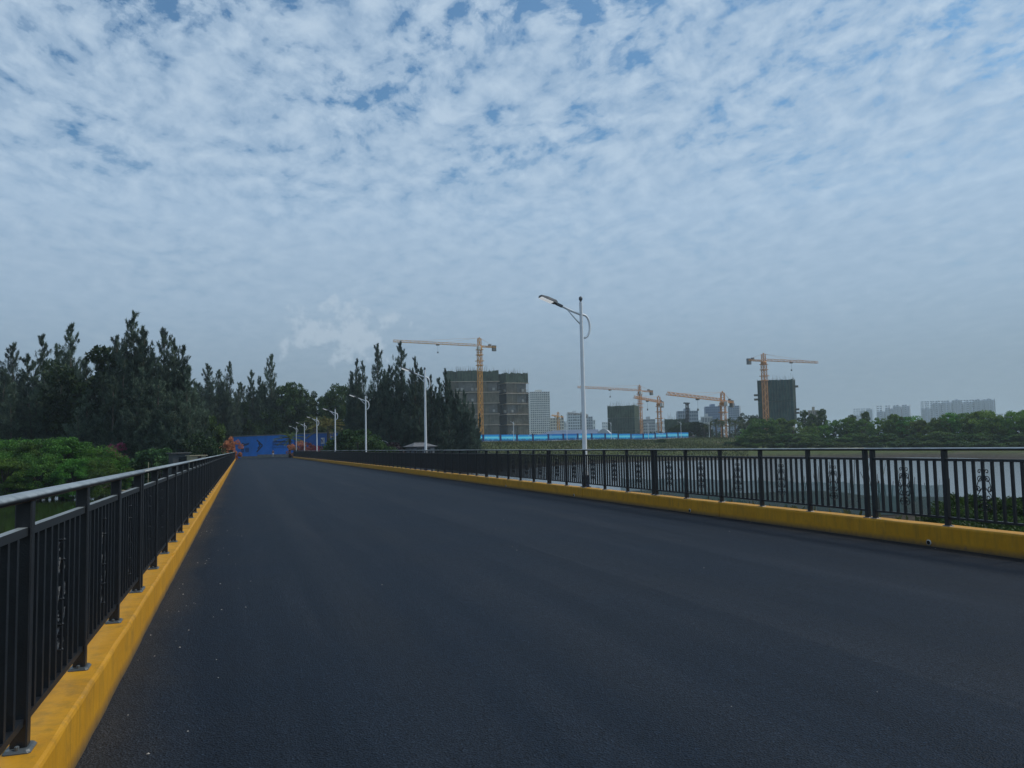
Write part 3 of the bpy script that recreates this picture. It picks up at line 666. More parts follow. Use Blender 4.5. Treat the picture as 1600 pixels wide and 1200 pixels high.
# shrubs near the end of the bridge
SHR = [broadleaf(81, 3.0, 1.8, .02, 46, 170, 'leafy_shrub', (.12, .26)), broadleaf(82, 3.0, 2.2, .0, 50, 170, 'leafy_shrub', (.12, .26))]
plant(SHR[0], 556, 128, 0, 'large dark green rounded shrub overhanging the lamp-side railing', 'shrub', None, 1.1, (.8, 1.0, .8, 1), 3.0, top=672)
plant(SHR[1], 540, 130, 0, 'lower leafy green shrub tucked against the large rounded shrub', 'shrub', None, 1.0, (.8, 1.0, .8, 1), 3.0, top=684)
plant(SHR[1], 580, 128, 0, 'small light green shrub in front of the white arched canopy', 'shrub', None, .9, (1, 1.3, .7, 1), 3.0, top=692)
plant(SHR[0], 248, 100, 0, 'green shrub growing beside the dark shed', 'shrub', None, 1.1, (.7, 1.0, .9, 1), 3.0, top=702)
plant(SHR[1], 312, 108, 0, 'dusky wide shrub behind the cream kiosk', 'shrub', None, .62, (.6, .75, .7, 1), 3.0, top=676)
plant(SHR[0], 330, 118, 0, 'tall grey green shrub next to the orange flowering bush', 'shrub', None, .36, (1.3, 1.25, 1.0, 1), 3.0, top=652)
plant(SHR[1], 225, 104, 0, 'dark scrubby shrub behind the rubble heap', 'shrub', None, 1.2, (.55, .7, .6, 1), 3.0, top=715)
BOU = [broadleaf(91, 2.5, 1.5, .02, 40, 150, 'flowering_bush', (.1, .22), M_BOUG)]
plant(BOU[0], 358, 146, 0, 'orange flowering bush at the end of the railing beside the blue wall', 'bush', None, .62, (.60, .25, .12, 1), 2.5, top=684)
plant(BOU[0], 466, 174, 0, 'pale orange bush behind the last street lamps', 'bush', None, .9, (.70, .32, .18, 1), 2.5, top=690)
plant(BOU[0], 480, 172, 0, 'pinkish orange bush below the leaning white ladder', 'bush', None, .9, (.62, .20, .16, 1), 2.5, top=692)
plant(BOU[0], 498, 160, 0, 'magenta bougainvillea hedge bush below the white poster', 'bush', None, .9, (.40, .05, .11, 1), 2.5, top=697)
plant(BOU[0], 514, 155, 0, 'dark red low bush under the date palm', 'bush', None, .9, (.22, .05, .05, 1), 2.5, top=696)
plant(BOU[0], 180, 106, 0, 'pink bougainvillea behind the mangrove tip', 'bush', None, .9, (.40, .08, .16, 1), 2.5, top=695)
plant(BOU[0], 605, 135, 0, 'dark maroon low bush beside the white arched canopy', 'bush', None, 1.5, (.05, .03, .04, 1), 2.5, top=693)
PLM = [palm(101, 5.2, 2.9), palm(102, 6.5, 2.6)]
plant(PLM[0], 512, 172, 0, 'yellowish date palm in front of the blue wall and poster', 'palm', None, 1.25, (2.2, 1.8, 1.2, 1), 7.3, top=647)
plant(PLM[0], 452, 176, 0, 'short green palm spreading fronds over the end of the blue wall', 'palm', None, 1.4, (1.3, 1.7, 1.2, 1), 7.3, top=672)
plant(PLM[1], 490, 185, 0, 'greyish palm behind the leaning white ladder', 'palm', None, 1.2, (1.3, 1.4, 1.1, 1), 8.0, top=650)
# row of palms on the far embankment
for i, (px, top) in enumerate(((1108, 658), (1117, 653), (1127, 656), (1138, 652), (1147, 655), (1157, 654), (1166, 657), (1098, 662))):
    plant(PLM[1], px, 345 + (i % 3)*6, 0, 'palm in the row standing on the far embankment past the blue fence', 'palm', 'palms on the far embankment', 1.25, (.95, 1.1, .8, 1), 8.4, top=top)
lab = 'scrubby tree on the far embankment between the blue fence and the palms'; 
for i, (px, D, top) in enumerate(((1063, 350, 661), (1075, 355, 660), (1088, 352, 659), (1098, 358, 663), (1050, 360, 664))):
    plant(BRD[i % 5], px, D, 0, lab, 'tree', 'scrubby trees beyond the blue fence', 1.0, (.6, .62, .6, 1), 8.0, top=top)
# wood on the far river bank
gr = random.Random(3)
lab = 'rounded green tree in the wood on the far river bank'; grp = 'trees on the far river bank'
front = [(1168, 668), (1190, 655), (1215, 652), (1238, 657), (1262, 660), (1280, 664), (1300, 658), (1322, 652), (1345, 655), (1370, 652), (1395, 650), (1415, 653), (1432, 658), (1448, 660), (1462, 648), (1480, 644), (1502, 646), (1522, 642), (1540, 645), (1556, 650), (1570, 658), (1584, 644), (1602, 640), (1622, 644), (1645, 646)]
for i, (px, top) in enumerate(front):
    D = 262 - max(0, px-1330)*.14 + gr.uniform(-5, 5)
    plant(BRD[i % 5], px, D, 0, lab, 'tree', grp, gr.uniform(.75, 1.0), (gr.uniform(1.5, 2.5), gr.uniform(1.9, 2.6), gr.uniform(1.0, 1.4), 1), 8.0, top=top + gr.uniform(-2, 2))
for i in range(32):
    px = 1160 + i*15 + gr.uniform(-6, 6); D = 252 - max(0, px-1330)*.14
    plant(BRD[(i*3) % 5], px, D, 0, 'low rounded shrub at the foot of the wood on the far river bank', 'shrub', 'shrubs at the foot of the far wood', gr.uniform(1.5, 2.2), (gr.uniform(1.1, 1.6), 1.55, 1.0, 1), 8.0, top=gr.uniform(674, 686))
for i in range(30):
    px = 1165 + i*16 + gr.uniform(-6, 6); D = 236 - max(0, px-1330)*.16
    plant(SHR[i % 2], px, D, 0, 'scrubby waterside bush in front of the far wood', 'bush', 'waterside bushes before the far wood', gr.uniform(1.6, 2.3), (gr.uniform(.9, 1.3), 1.25, .85, 1), 3.0, top=gr.uniform(687, 693))
for i, px in enumerate((1255, 1268, 1282, 1330, 1350, 1390)):
    plant(BRD[2], px, 300, 0, 'thin bare-topped grey tree showing above the far wood', 'tree', 'thin trees above the far wood', .42, (2.0, 1.8, 1.6, 1), 8.0, top=(641, 646, 639, 648, 643, 647)[i])
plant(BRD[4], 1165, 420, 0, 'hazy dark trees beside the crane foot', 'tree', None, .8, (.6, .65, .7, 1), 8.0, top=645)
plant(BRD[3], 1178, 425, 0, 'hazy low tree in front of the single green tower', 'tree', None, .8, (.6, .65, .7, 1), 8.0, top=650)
# bushes on the far grass slope and by the near net
for i, (px, D, top) in enumerate(((1022, 255, 690), (1030, 258, 686), (965, 232, 696), (1100, 250, 696), (1135, 262, 690), (1150, 255, 688), (960, 236, 695), (880, 225, 699))):
    plant(SHR[i % 2], px, D, 0, 'small bush growing on the grass slope below the blue fence', 'bush', 'bushes on the grass slope', 1.5, (.7, .9, .7, 1), 3.0, top=top)
nb = ((1492, 40, 772), (1512, 37, 774), (1535, 42, 776), (1552, 36, 778), (1575, 40, 776), (1596, 36, 779), (1625, 40, 778), (1480, 33, 790), (1505, 31, 796), (1530, 30, 800), (1560, 29, 805), (1590, 28, 808), (1500, 27, 812), (1540, 25, 818), (1620, 27, 812))
for i, (px, D, top) in enumerate(nb):
    plant(SHR[i % 2], px, D, 0, 'weedy low bush on the near bank past the end of the net', 'bush', 'weedy bushes on the near bank', 1.1, (.75, .85, .55, 1), 3.0, top=top)

#__PART3__
# ------------------------------------------------------------------ blue wall at the end of the road
M_BLUE = mat('blue_sheet', (.002, .19, .68), .6, .12, .7, stain=.25)
M_BLUE2 = mat('dark_blue_sheet', (.003, .095, .36), .6, .15, .7, stain=.3)
M_GLYPH = mat('dark_blue_print', (.006, .018, .06), .6, .1)
M_CAP = mat('grey_capping', (.16, .16, .16), .8, .2, 1.5)
M_PLINTH = mat('plinth_concrete', (.22, .21, .19), .9, .3, 1.2, stain=.5)
WA, WB, WC = gp(364, 198), gp(458, 187), gp(640, 164)
def wall_run(name, label, A, B, n, mtl, top):
    d = Vector((B[0]-A[0], B[1]-A[1], 0)); Ln = d.length; rz = math.atan2(d.y, d.x)
    r = thing(name, label, 'wall', (A[0], A[1], 0), rz)
    for i in range(n):
        a, b = Ln*i/n, Ln*(i+1)/n - .025
        MB().box(a, b, -.05, .05, -.1, top + random.uniform(-.04, .04)).build('sheet_panel', mtl, r)
        MB().box(a, b+.024, -.16, .16, top+.045, top+.25).build('capping', M_CAP, r)
    return r, Ln, rz
wl, LN1, RZ1 = wall_run('hoarding_wall', 'bright blue sheet wall with dark emblem and chevron closing the end of the road', WA, WB, 5, M_BLUE, 5.05)
wr, LN2, RZ2 = wall_run('hoarding_wall', 'darker blue sheet wall continuing behind the palms and bushes', WB, WC, 7, M_BLUE2, 5.1)
MB().box(LN1*.18, LN1, -.9, -.06, -.1, .35).build('plinth', M_PLINTH, wl)
MB().box(LN1*.45, LN1, -.7, -.055, .351, .7).build('plinth', M_PLINTH, wl)
def along(px, A, rz):
    x, y = gp(px, 100); d = Vector((x, y)).normalized(); w = Vector((math.cos(rz), math.sin(rz)))
    det = d.x*(-w.y) - (-w.x)*d.y; t = (A[0]*(-w.y) - (-w.x)*A[1])/det; s = (d.x*A[1] - A[0]*d.y)/det
    return s
def wz(px, py): 
    D = 197 - (px-364)*.118; return zat(px, py, D)
def strokes(name, segs, w, parent, mtl, off=-.058):
    m = MB()
    for (x0, z0), (x1, z1) in segs: m.bar((x0, off, z0), (x1, off, z1), w, .012) if abs(x1-x0) > 1e9 else m.add(*flat_bar(x0, z0, x1, z1, w, off))
    return m.build(name, mtl, parent)
def flat_bar(x0, z0, x1, z1, w, off):
    d = Vector((x1-x0, z1-z0)).normalized(); n = Vector((-d.y, d.x))*w/2; q = []
    for yy in (off, off-.012):
        q += [(x0-n.x, yy, z0-n.y), (x1-n.x, yy, z1-n.y), (x1+n.x, yy, z1+n.y), (x0+n.x, yy, z0+n.y)]
    return q, [(3,2,1,0),(4,5,6,7),(0,1,5,4),(1,2,6,5),(2,3,7,6),(3,0,4,7)]
def S(px, py): return (along(px, WA, RZ1), wz(px, py))
P = lambda *pp: [(S(*pp[i]), S(*pp[i+1])) for i in range(0, len(pp), 2)]
strokes('emblem', P((376, 694.5), (380, 692.5), (378, 692), (383, 694.6), (381, 694.5), (388.5, 692.5), (377, 695.8), (385, 695.4), (384, 695), (388, 694.4)), .17, wl, M_GLYPH)
strokes('lettering', P((376.5, 700.5), (376.5, 706), (376.5, 703), (380, 703), (378.2, 700), (378.2, 706), (380, 700.5), (380, 706), (377, 706), (380.5, 705.8), (376, 701.5), (381, 701.2),
    (383, 700.2), (388, 700), (385.5, 699.5), (385.5, 706), (383, 702.2), (388.5, 702), (383, 704.2), (388, 704), (383, 706), (388.6, 705.8), (383.4, 700), (383.4, 705), (388, 700), (388, 705)), .13, wl, M_GLYPH)
strokes('arrow_emblem', P((400.5, 687.5), (409.5, 696), (409.5, 696), (400.5, 706), (403, 692.5), (406, 696), (406, 696), (402, 701)), .34, wl, M_GLYPH)
seg = []
gl = random.Random(8)
for row, (y0, y1) in enumerate(((688.5, 691.8), (692.8, 695.4), (696.2, 697.4), (699.2, 700))):
    px = 427.0
    while px < 455:
        w = gl.uniform(.9, 1.6) if row < 2 else gl.uniform(2, 4)
        if row < 2:
            seg += P((px, y0), (px, y1), (px+w, y0), (px+w, y1), (px, (y0+y1)/2), (px+w, (y0+y1)/2)); 
        else: seg += P((px, (y0+y1)/2), (px+w, (y0+y1)/2))
        px += w + gl.uniform(.5, .9)
seg += P((425.8, 689), (425.8, 702))
strokes('lettering', seg, .11, wl, M_GLYPH)
# poster and ladder by the wall
M_POST = mat('poster_white', (.6, .62, .64), .6, .1, 2); M_FIG = mat('poster_navy', (.02, .03, .12), .6)
x, y = gp(503, 172); r = thing('poster_board', 'white framed poster with dark blue figure in front of the blue wall', 'poster', (x, y, tz1(x, y)-.1), RZ2)
zb = zat(503, 693, 172) - r.location.z; zt = zat(503, 684, 172) - r.location.z
MB().box(-.55, .55, -.03, .03, zb, zt).build('panel', M_POST, r)
strokes('figure', [((-.3, zb+.9), (-.05, zb+.55)), ((.3, zb+1.05), (.1, zb+.5)), ((-.05, zb+.55), (-.1, zb+.15)), ((.1, zb+.5), (.3, zb+.1)), ((-.42, zb+.3), (-.2, zb+.6)), ((-.35, zb+.1), (-.45, zb+1.0))], .15, r, M_FIG, -.032)
for sx in (-.45, .45): MB().box(sx-.04, sx+.04, .031, .1, 0, zb+.3).build('leg', M_CAP, r)
x, y = gp(486, 173); r = thing('step_ladder', 'white A-frame ladder standing among the bushes by the blue wall', 'ladder', (x, y, tz1(x, y)), RZ2); r.rotation_euler.z += .2
for sx in (-.25, .25):
    MB().bar((sx-.35, -.1, 0), (sx+.2, .05, 2.35), .07).build('rail', M_WHITE, r); MB().bar((sx+.75, .1, 0), (sx+.24, .05, 2.35), .06).build('rail', M_WHITE, r)
for k in range(1, 8): MB().bar((-.25-.35+.55*k/8, -.1+.15*k/8, 2.35*k/8), (.25-.35+.55*k/8, -.1+.15*k/8, 2.35*k/8), .045).build('rung', M_WHITE, r)
# white arched canopy
x, y = gp(595, 150); z = tz1(x, y); r = thing('arched_canopy', 'white arched canopy showing among the dark bushes before the wall', 'canopy', (x, y, z), -.2)
zt = zat(595, 688.5, 150) - z
m = MB(); n = 9; vs = []
for k in range(n):
    t = -1 + 2*k/(n-1)
    for yy in (-1, 1): vs += [(t*1.15, yy, zt - .45*t*t), (t*1.15, yy, zt - .45*t*t + .04)]
fs = []
for k in range(n-1): a = k*4; fs += [(a, a+4, a+6, a+2), (a+1, a+3, a+7, a+5), (a, a+1, a+5, a+4), (a+2, a+6, a+7, a+3)]
m.add(vs, fs); m.build('roof', M_WHITE, r)
for sx in (-1.0, 1.0):
    for yy in (-.9, .9): MB().bar((sx, yy, -.1), (sx, yy, zt-.34), .06).build('post', M_WHITE, r)
# hut
M_TILE = mat('grey_tile', (.13, .13, .135), .85, .3, 3, .4, 12); M_DWALL = mat('hut_wall', (.07, .08, .10), .8, .2, 2, stain=.4); M_GLASS = mat('dark_glass', (.012, .016, .02), .15, .2)
x, y = gp(655, 118); z = tz1(x, y) - .15; r = thing('small_hut', 'small grey hipped-roof hut half hidden behind the railing', 'hut', (x, y, z), .25)
ze = zat(655, 697, 118) - z; za = zat(655, 691.8, 118) - z
MB().box(-1.6, 1.6, -1.4, 1.4, 0, ze).build('wall', M_DWALL, r)
roof = MB().add([(-1.95, -1.75, ze-.06), (1.95, -1.75, ze-.06), (1.95, 1.75, ze-.06), (-1.95, 1.75, ze-.06), (-.95, 0, za), (.75, 0, za)], [(3, 2, 1, 0), (0, 1, 5, 4), (1, 2, 5), (2, 3, 4, 5), (3, 0, 4)]).build('roof', M_TILE, r)
MB().bar((-1.0, 0, za+.02), (.8, 0, za+.02), .14).build('ridge', M_TILE, roof)
for sx in (-.9, .3): 
    w = MB().box(sx-.3, sx+.5, -1.45, -1.38, ze-1.0, ze-.25).build('window', M_GLASS, r); MB().box(sx-.35, sx+.55, -1.46, -1.40, ze-.25, ze-.18).build('frame', M_CAP, w)
MB().box(.95, 1.5, -1.43, -1.38, 0, ze-.3).build('door', M_CAP, r)
# shed, kiosk, rubble on the mangrove bank
M_SHED = mat('shed_sheet', (.055, .06, .065), .7, .3, 1.5, stain=.4); M_CREAM = mat('cream_board', (.42, .36, .24), .75, .12, 2, stain=.2); M_BRN = mat('brown_board', (.07, .035, .02), .8)
x, y = gp(279, 90); z = tz1(x, y) - .1; r = thing('flat_roof_shed', 'dark flat-roofed shed beside the cream kiosk on the mangrove bank', 'shed', (x, y, z), .35)
zt = zat(279, 707, 90) - z
MB().box(-.85, .85, -.8, .8, 0, zt-.1).build('wall', M_SHED, r)
MB().box(-1.1, 1.05, -1.0, 1.0, zt-.098, zt).build('roof', M_TILE, r)
MB().box(-.25, .7, -.83, -.79, .2, zt-.5).build('door', M_GLASS, r)
x, y = gp(306, 88); z = tz1(x, y) - .1; r = thing('roadside_kiosk', 'cream kiosk with a brown square hatch under an overhanging lid', 'kiosk', (x, y, z), .35)
zt = zat(306, 711, 88) - z
MB().box(-.8, .8, -.6, .6, 0, zt-.08).build('wall', M_CREAM, r)
MB().box(-.92, .98, -.75, .75, zt-.078, zt).build('roof', M_CREAM, r)
MB().box(-.05, .33, -.63, -.59, zt-.42, zt-.12).build('hatch', M_BRN, r)
M_ROCK = mat('pale_rock', (.26, .22, .16), .95, .35, 3, .6, 10)
def rock_mesh(seed):
    g = random.Random(seed); m = MB(); vs = []
    for zz, rr in ((0, .75), (.25, 1.0), (.5, .8)):
        for k in range(7): a = 2*PI*k/7; q = rr*g.uniform(.75, 1.15); vs.append((q*math.cos(a), q*math.sin(a), zz*g.uniform(.85, 1.15)))
    vs.append((g.uniform(-.2, .2), g.uniform(-.2, .2), .68)); fs = [tuple(range(6, -1, -1))]
    for t in (0, 7): fs += [(t+k, t+(k+1) % 7, t+7+(k+1) % 7, t+7+k) for k in range(7)]
    fs += [(14+k, 14+(k+1) % 7, 21) for k in range(7)]
    return m.add(vs, fs).mesh('rock', M_ROCK)
RK = [rock_mesh(i) for i in range(4)]
for i in range(22):
    px = random.gauss(204, 11); D = random.uniform(90, 98); x, y = gp(px, D); s_ = random.uniform(.35, 1.0)
    o = link('rubble_stone', RK[i % 4], None, (x, y, tz1(x, y)-.25 + random.random()*.3), (random.uniform(-.3, .3), random.uniform(-.3, .3), random.random()*6)); o.scale = (s_*1.2, s_, s_*.8)
    tag(o, 'pale stone in the rubble heap on the bank beyond the mangroves', 'stone', 'rubble stones on the bank')
for i, (px, D, y0, y1) in enumerate(((231, 92, 722, 735), (264, 92, 718, 745), (256, 90, 730, 745), (306, 110, 715, 730))):
    x, y = gp(px, D); z = tz1(x, y)
    tag(MB().tube([(0, 0, -.1), (.05, 0, zat(px, y0, D)-z)], .035, 6).build('bamboo_stake', M_CREAM), 'thin pale stake upright near the dark shed', 'stake', 'stakes near the shed').location = (x, y, z)

# ------------------------------------------------------------------ net fence and stakes in the shallows
def net_mat():
    m = bpy.data.materials.new('teal_net'); m.use_nodes = True; nt = m.node_tree; L = nt.links.new
    b = nt.nodes['Principled BSDF']; b.inputs['Base Color'].default_value = (.15, .27, .25, 1); b.inputs['Roughness'].default_value = .8
    t = N(nt, 'ShaderNodeBsdfTransparent'); mx = N(nt, 'ShaderNodeMixShader'); geo = N(nt, 'ShaderNodeNewGeometry')
    nz = N(nt, 'ShaderNodeTexNoise', inp={'Scale': .8, 'Detail': 4.0}); L(geo.outputs['Position'], nz.inputs['Vector'])
    L(ramp(nt, nz.outputs[0], [(.3, (.5,)*3), (.7, (.72,)*3)]), mx.inputs[0]); L(t.outputs[0], mx.inputs[1]); L(b.outputs[0], mx.inputs[2]); L(mx.outputs[0], nt.nodes['Material Output'].inputs[0])
    return m
M_NET = net_mat(); M_STAKE = mat('dark_bamboo', (.06, .05, .04), .85, .3); M_STAKE2 = mat('pale_bamboo', (.34, .31, .25), .8, .2)
NA, NB_ = Vector((*gp(1474, 45), 0)), Vector((*gp(965, 62), 0)); nn = 12
nf = thing('net_fence', 'translucent teal net fence strung on poles in the shallows beside the bridge', 'net fence', (0, 0, 0))
for i in range(nn):
    a, b = NA.lerp(NB_, i/nn), NA.lerp(NB_, (i+1)/nn); za, zb_ = tz1(a.x, a.y), tz1(b.x, b.y); ta, tb = za+1.85+random.uniform(-.06, .06), zb_+1.85
    m = MB(); vs = []; K = 6
    for k in range(K+1):
        t = k/K; p = a.lerp(b, t); sag = -.10*math.sin(PI*t); w = .05*math.sin(PI*2*t+i)
        vs += [(p.x+w, p.y+w, za+(zb_-za)*t-.05), (p.x-w, p.y, ta+(tb-ta)*t+sag)]
    m.add(vs, [(2*k, 2*k+2, 2*k+3, 2*k+1) for k in range(K)]); m.build('net', M_NET, nf)
    MB().tube([(a.x, a.y, za-.3), (a.x+.05, a.y, ta+random.uniform(.05, .5))], .035, 6).build('pole', M_STAKE2 if i % 3 == 1 else M_STAKE, nf)
gs = random.Random(21)
for i in range(46):
    px = gs.choice([gs.uniform(1225, 1480), gs.uniform(1340, 1440), gs.uniform(1040, 1480)]); D = gs.uniform(56, 70)
    x, y = gp(px, D); z = min(tz1(x, y), -3) ; h = gs.uniform(1.3, 3.0); a, b = gs.gauss(0, .12), gs.gauss(0, .1)
    m = MB(); m.tube([(0, 0, -.4), (a*h*.5+gs.gauss(0, .03), b*h*.5, h*.55), (a*h, b*h, h)], [.034, .03, .018], 5)
    o = m.build('bamboo_stake', M_STAKE if i % 5 else M_STAKE2); o.location = (x, y, max(z, tz1(x, y)))
    tag(o, 'thin crooked bamboo stake sticking out of the water behind the net', 'stake', 'stakes in the water')

# ------------------------------------------------------------------ cyan printed fence on the far embankment
def print_mat():
    m = bpy.data.materials.new('printed_panel'); m.use_nodes = True; nt = m.node_tree; L = nt.links.new
    b = nt.nodes['Principled BSDF']; b.inputs['Roughness'].default_value = .5; tc = N(nt, 'ShaderNodeTexCoord'); oi = N(nt, 'ShaderNodeObjectInfo')
    sp = N(nt, 'ShaderNodeSeparateXYZ'); L(tc.outputs['Generated'], sp.inputs[0])
    grad = ramp(nt, sp.outputs[2], [(0, (.01, .20, .52)), (.35, (.015, .45, .78)), (.62, (.25, .82, .95)), (.75, (.02, .44, .85)), (1, (.008, .18, .60))])
    geo = N(nt, 'ShaderNodeNewGeometry')
    mp = N(nt, 'ShaderNodeMapping'); mp.inputs['Scale'].default_value = (1, 1, .05); L(geo.outputs['Position'], mp.inputs[0])
    sk = N(nt, 'ShaderNodeTexNoise', inp={'Scale': 1.1, 'Detail': 4.0, 'Roughness': .8}); L(mp.outputs[0], sk.inputs['Vector'])
    h = math_n(nt, 'SUBTRACT', math_n(nt, 'MULTIPLY', sk.outputs[0], .75), sp.outputs[2])
    c = mixc(nt, ramp(nt, h, [(.02, (0,)*3), (.1, (.75,)*3)]), grad, (.02, .05, .16))
    pw_ = N(nt, 'ShaderNodeTexNoise', inp={'Scale': .33, 'Detail': 6.0, 'Roughness': .75}); L(geo.outputs['Position'], pw_.inputs['Vector'])
    c = mixc(nt, ramp(nt, pw_.outputs[0], [(.56, (0,)*3), (.64, (.85,)*3)]), c, (.62, .74, .84))
    c = mixc(nt, ramp(nt, pw_.outputs[0], [(.28, (.9,)*3), (.38, (0,)*3)]), c, (.10, .09, .22))
    c2 = ramp(nt, oi.outputs['Random'], [(0, (.35, .55, .75)), (.45, (.8, 1, 1)), (1, (1, 1, 1))])
    L(mixc(nt, 1.0, c, c2, 'MULTIPLY'), b.inputs['Base Color']); return m
M_PRINT = print_mat(); M_PIL = mat('navy_print', (.012, .025, .12), .5, .35, 1.0); M_STRIP = mat('pale_kerb', (.42, .40, .36), .9, .2, .5)
HA, HB = Vector((*gp(724, 248), 0)), Vector((*gp(1073, 322), 0)); dH = HB - HA; nH = 16; LH = dH.length
hf = thing('printed_fence', 'long bright cyan and blue printed site fence along the top of the far embankment', 'fence', (HA.x, HA.y, 0), math.atan2(dH.y, dH.x))
for i in range(nH):
    a, b = LH*i/nH, LH*(i+1)/nH; p = HA.lerp(HB, (i+.5)/nH); z = tz1(p.x, p.y) + .05
    MB().box(a+.75, b-.003, -.06, .06, z+.25, z+2.5).build('panel', M_PRINT, hf)
    MB().box(a+.003, a+.747, -.12, .12, z+.25, z+2.56).build('pillar', M_PIL, hf)
    MB().box(a, b-.002, -1.6, -.13, z-.9, z+.42).build('kerb_strip', M_STRIP, hf)
far_h = 7.0
for i, px in enumerate((801, 884, 953, 1011, 1062, 1106)):
    t = (px-724)/(1073-724); D = 246 + 74*t + 0; x, y = gp(px, D-4); z = tz1(x, y)
    copy_tree(lamp, loc=(x, y, z), rz=-1.2, sc=(1.1, 1.1, 1.12), label='white lamp post standing on the far embankment by the printed fence', group='lamp posts on the far embankment')

# ------------------------------------------------------------------ buildings
def net_cover(col, name):
    m = bpy.data.materials.new(name); m.use_nodes = True; nt = m.node_tree; L = nt.links.new
    b = nt.nodes['Principled BSDF']; b.inputs['Roughness'].default_value = .9; b.inputs['Specular IOR Level'].default_value = .1
    geo = N(nt, 'ShaderNodeNewGeometry')
    n1 = N(nt, 'ShaderNodeTexNoise', inp={'Scale': .22, 'Detail': 6.0, 'Roughness': .7}); L(geo.outputs['Position'], n1.inputs['Vector'])
    mp = N(nt, 'ShaderNodeMapping'); mp.inputs['Scale'].default_value = (1.6, 1.6, .18); L(geo.outputs['Position'], mp.inputs[0])
    n2 = N(nt, 'ShaderNodeTexNoise', inp={'Scale': .8, 'Detail': 5.0, 'Roughness': .75}); L(mp.outputs[0], n2.inputs['Vector'])
    f = math_n(nt, 'ADD', math_n(nt, 'MULTIPLY', n1.outputs[0], .5), math_n(nt, 'MULTIPLY', n2.outputs[0], .5))
    L(ramp(nt, f, [(.36, tuple(x*.42 for x in col)), (.5, col), (.64, tuple(x*1.6 for x in col))]), b.inputs['Base Color']); return m
M_NETB = net_cover((.175, .155, .118), 'brown_netting'); M_NETG = net_cover((.060, .088, .066), 'green_netting'); M_NETT = net_cover((.038, .078, .068), 'teal_netting')
M_NETD = net_cover((.026, .029, .033), 'shaded_side_netting')  # shade of the side turned from the sun, put into the netting colour
M_LEDGE = mat('ledge', (.62, .50, .40), .9, .25, .5); M_CORE = mat('raw_concrete', (.20, .19, .175), .9, .25, .4, stain=.3); M_REBAR = mat('rebar', (.14, .12, .09), .9)
M_POLE2 = mat('scaffold_pole', (.17, .15, .11), .8); M_GTOP = net_cover((.075, .105, .07), 'fresh_green_netting')
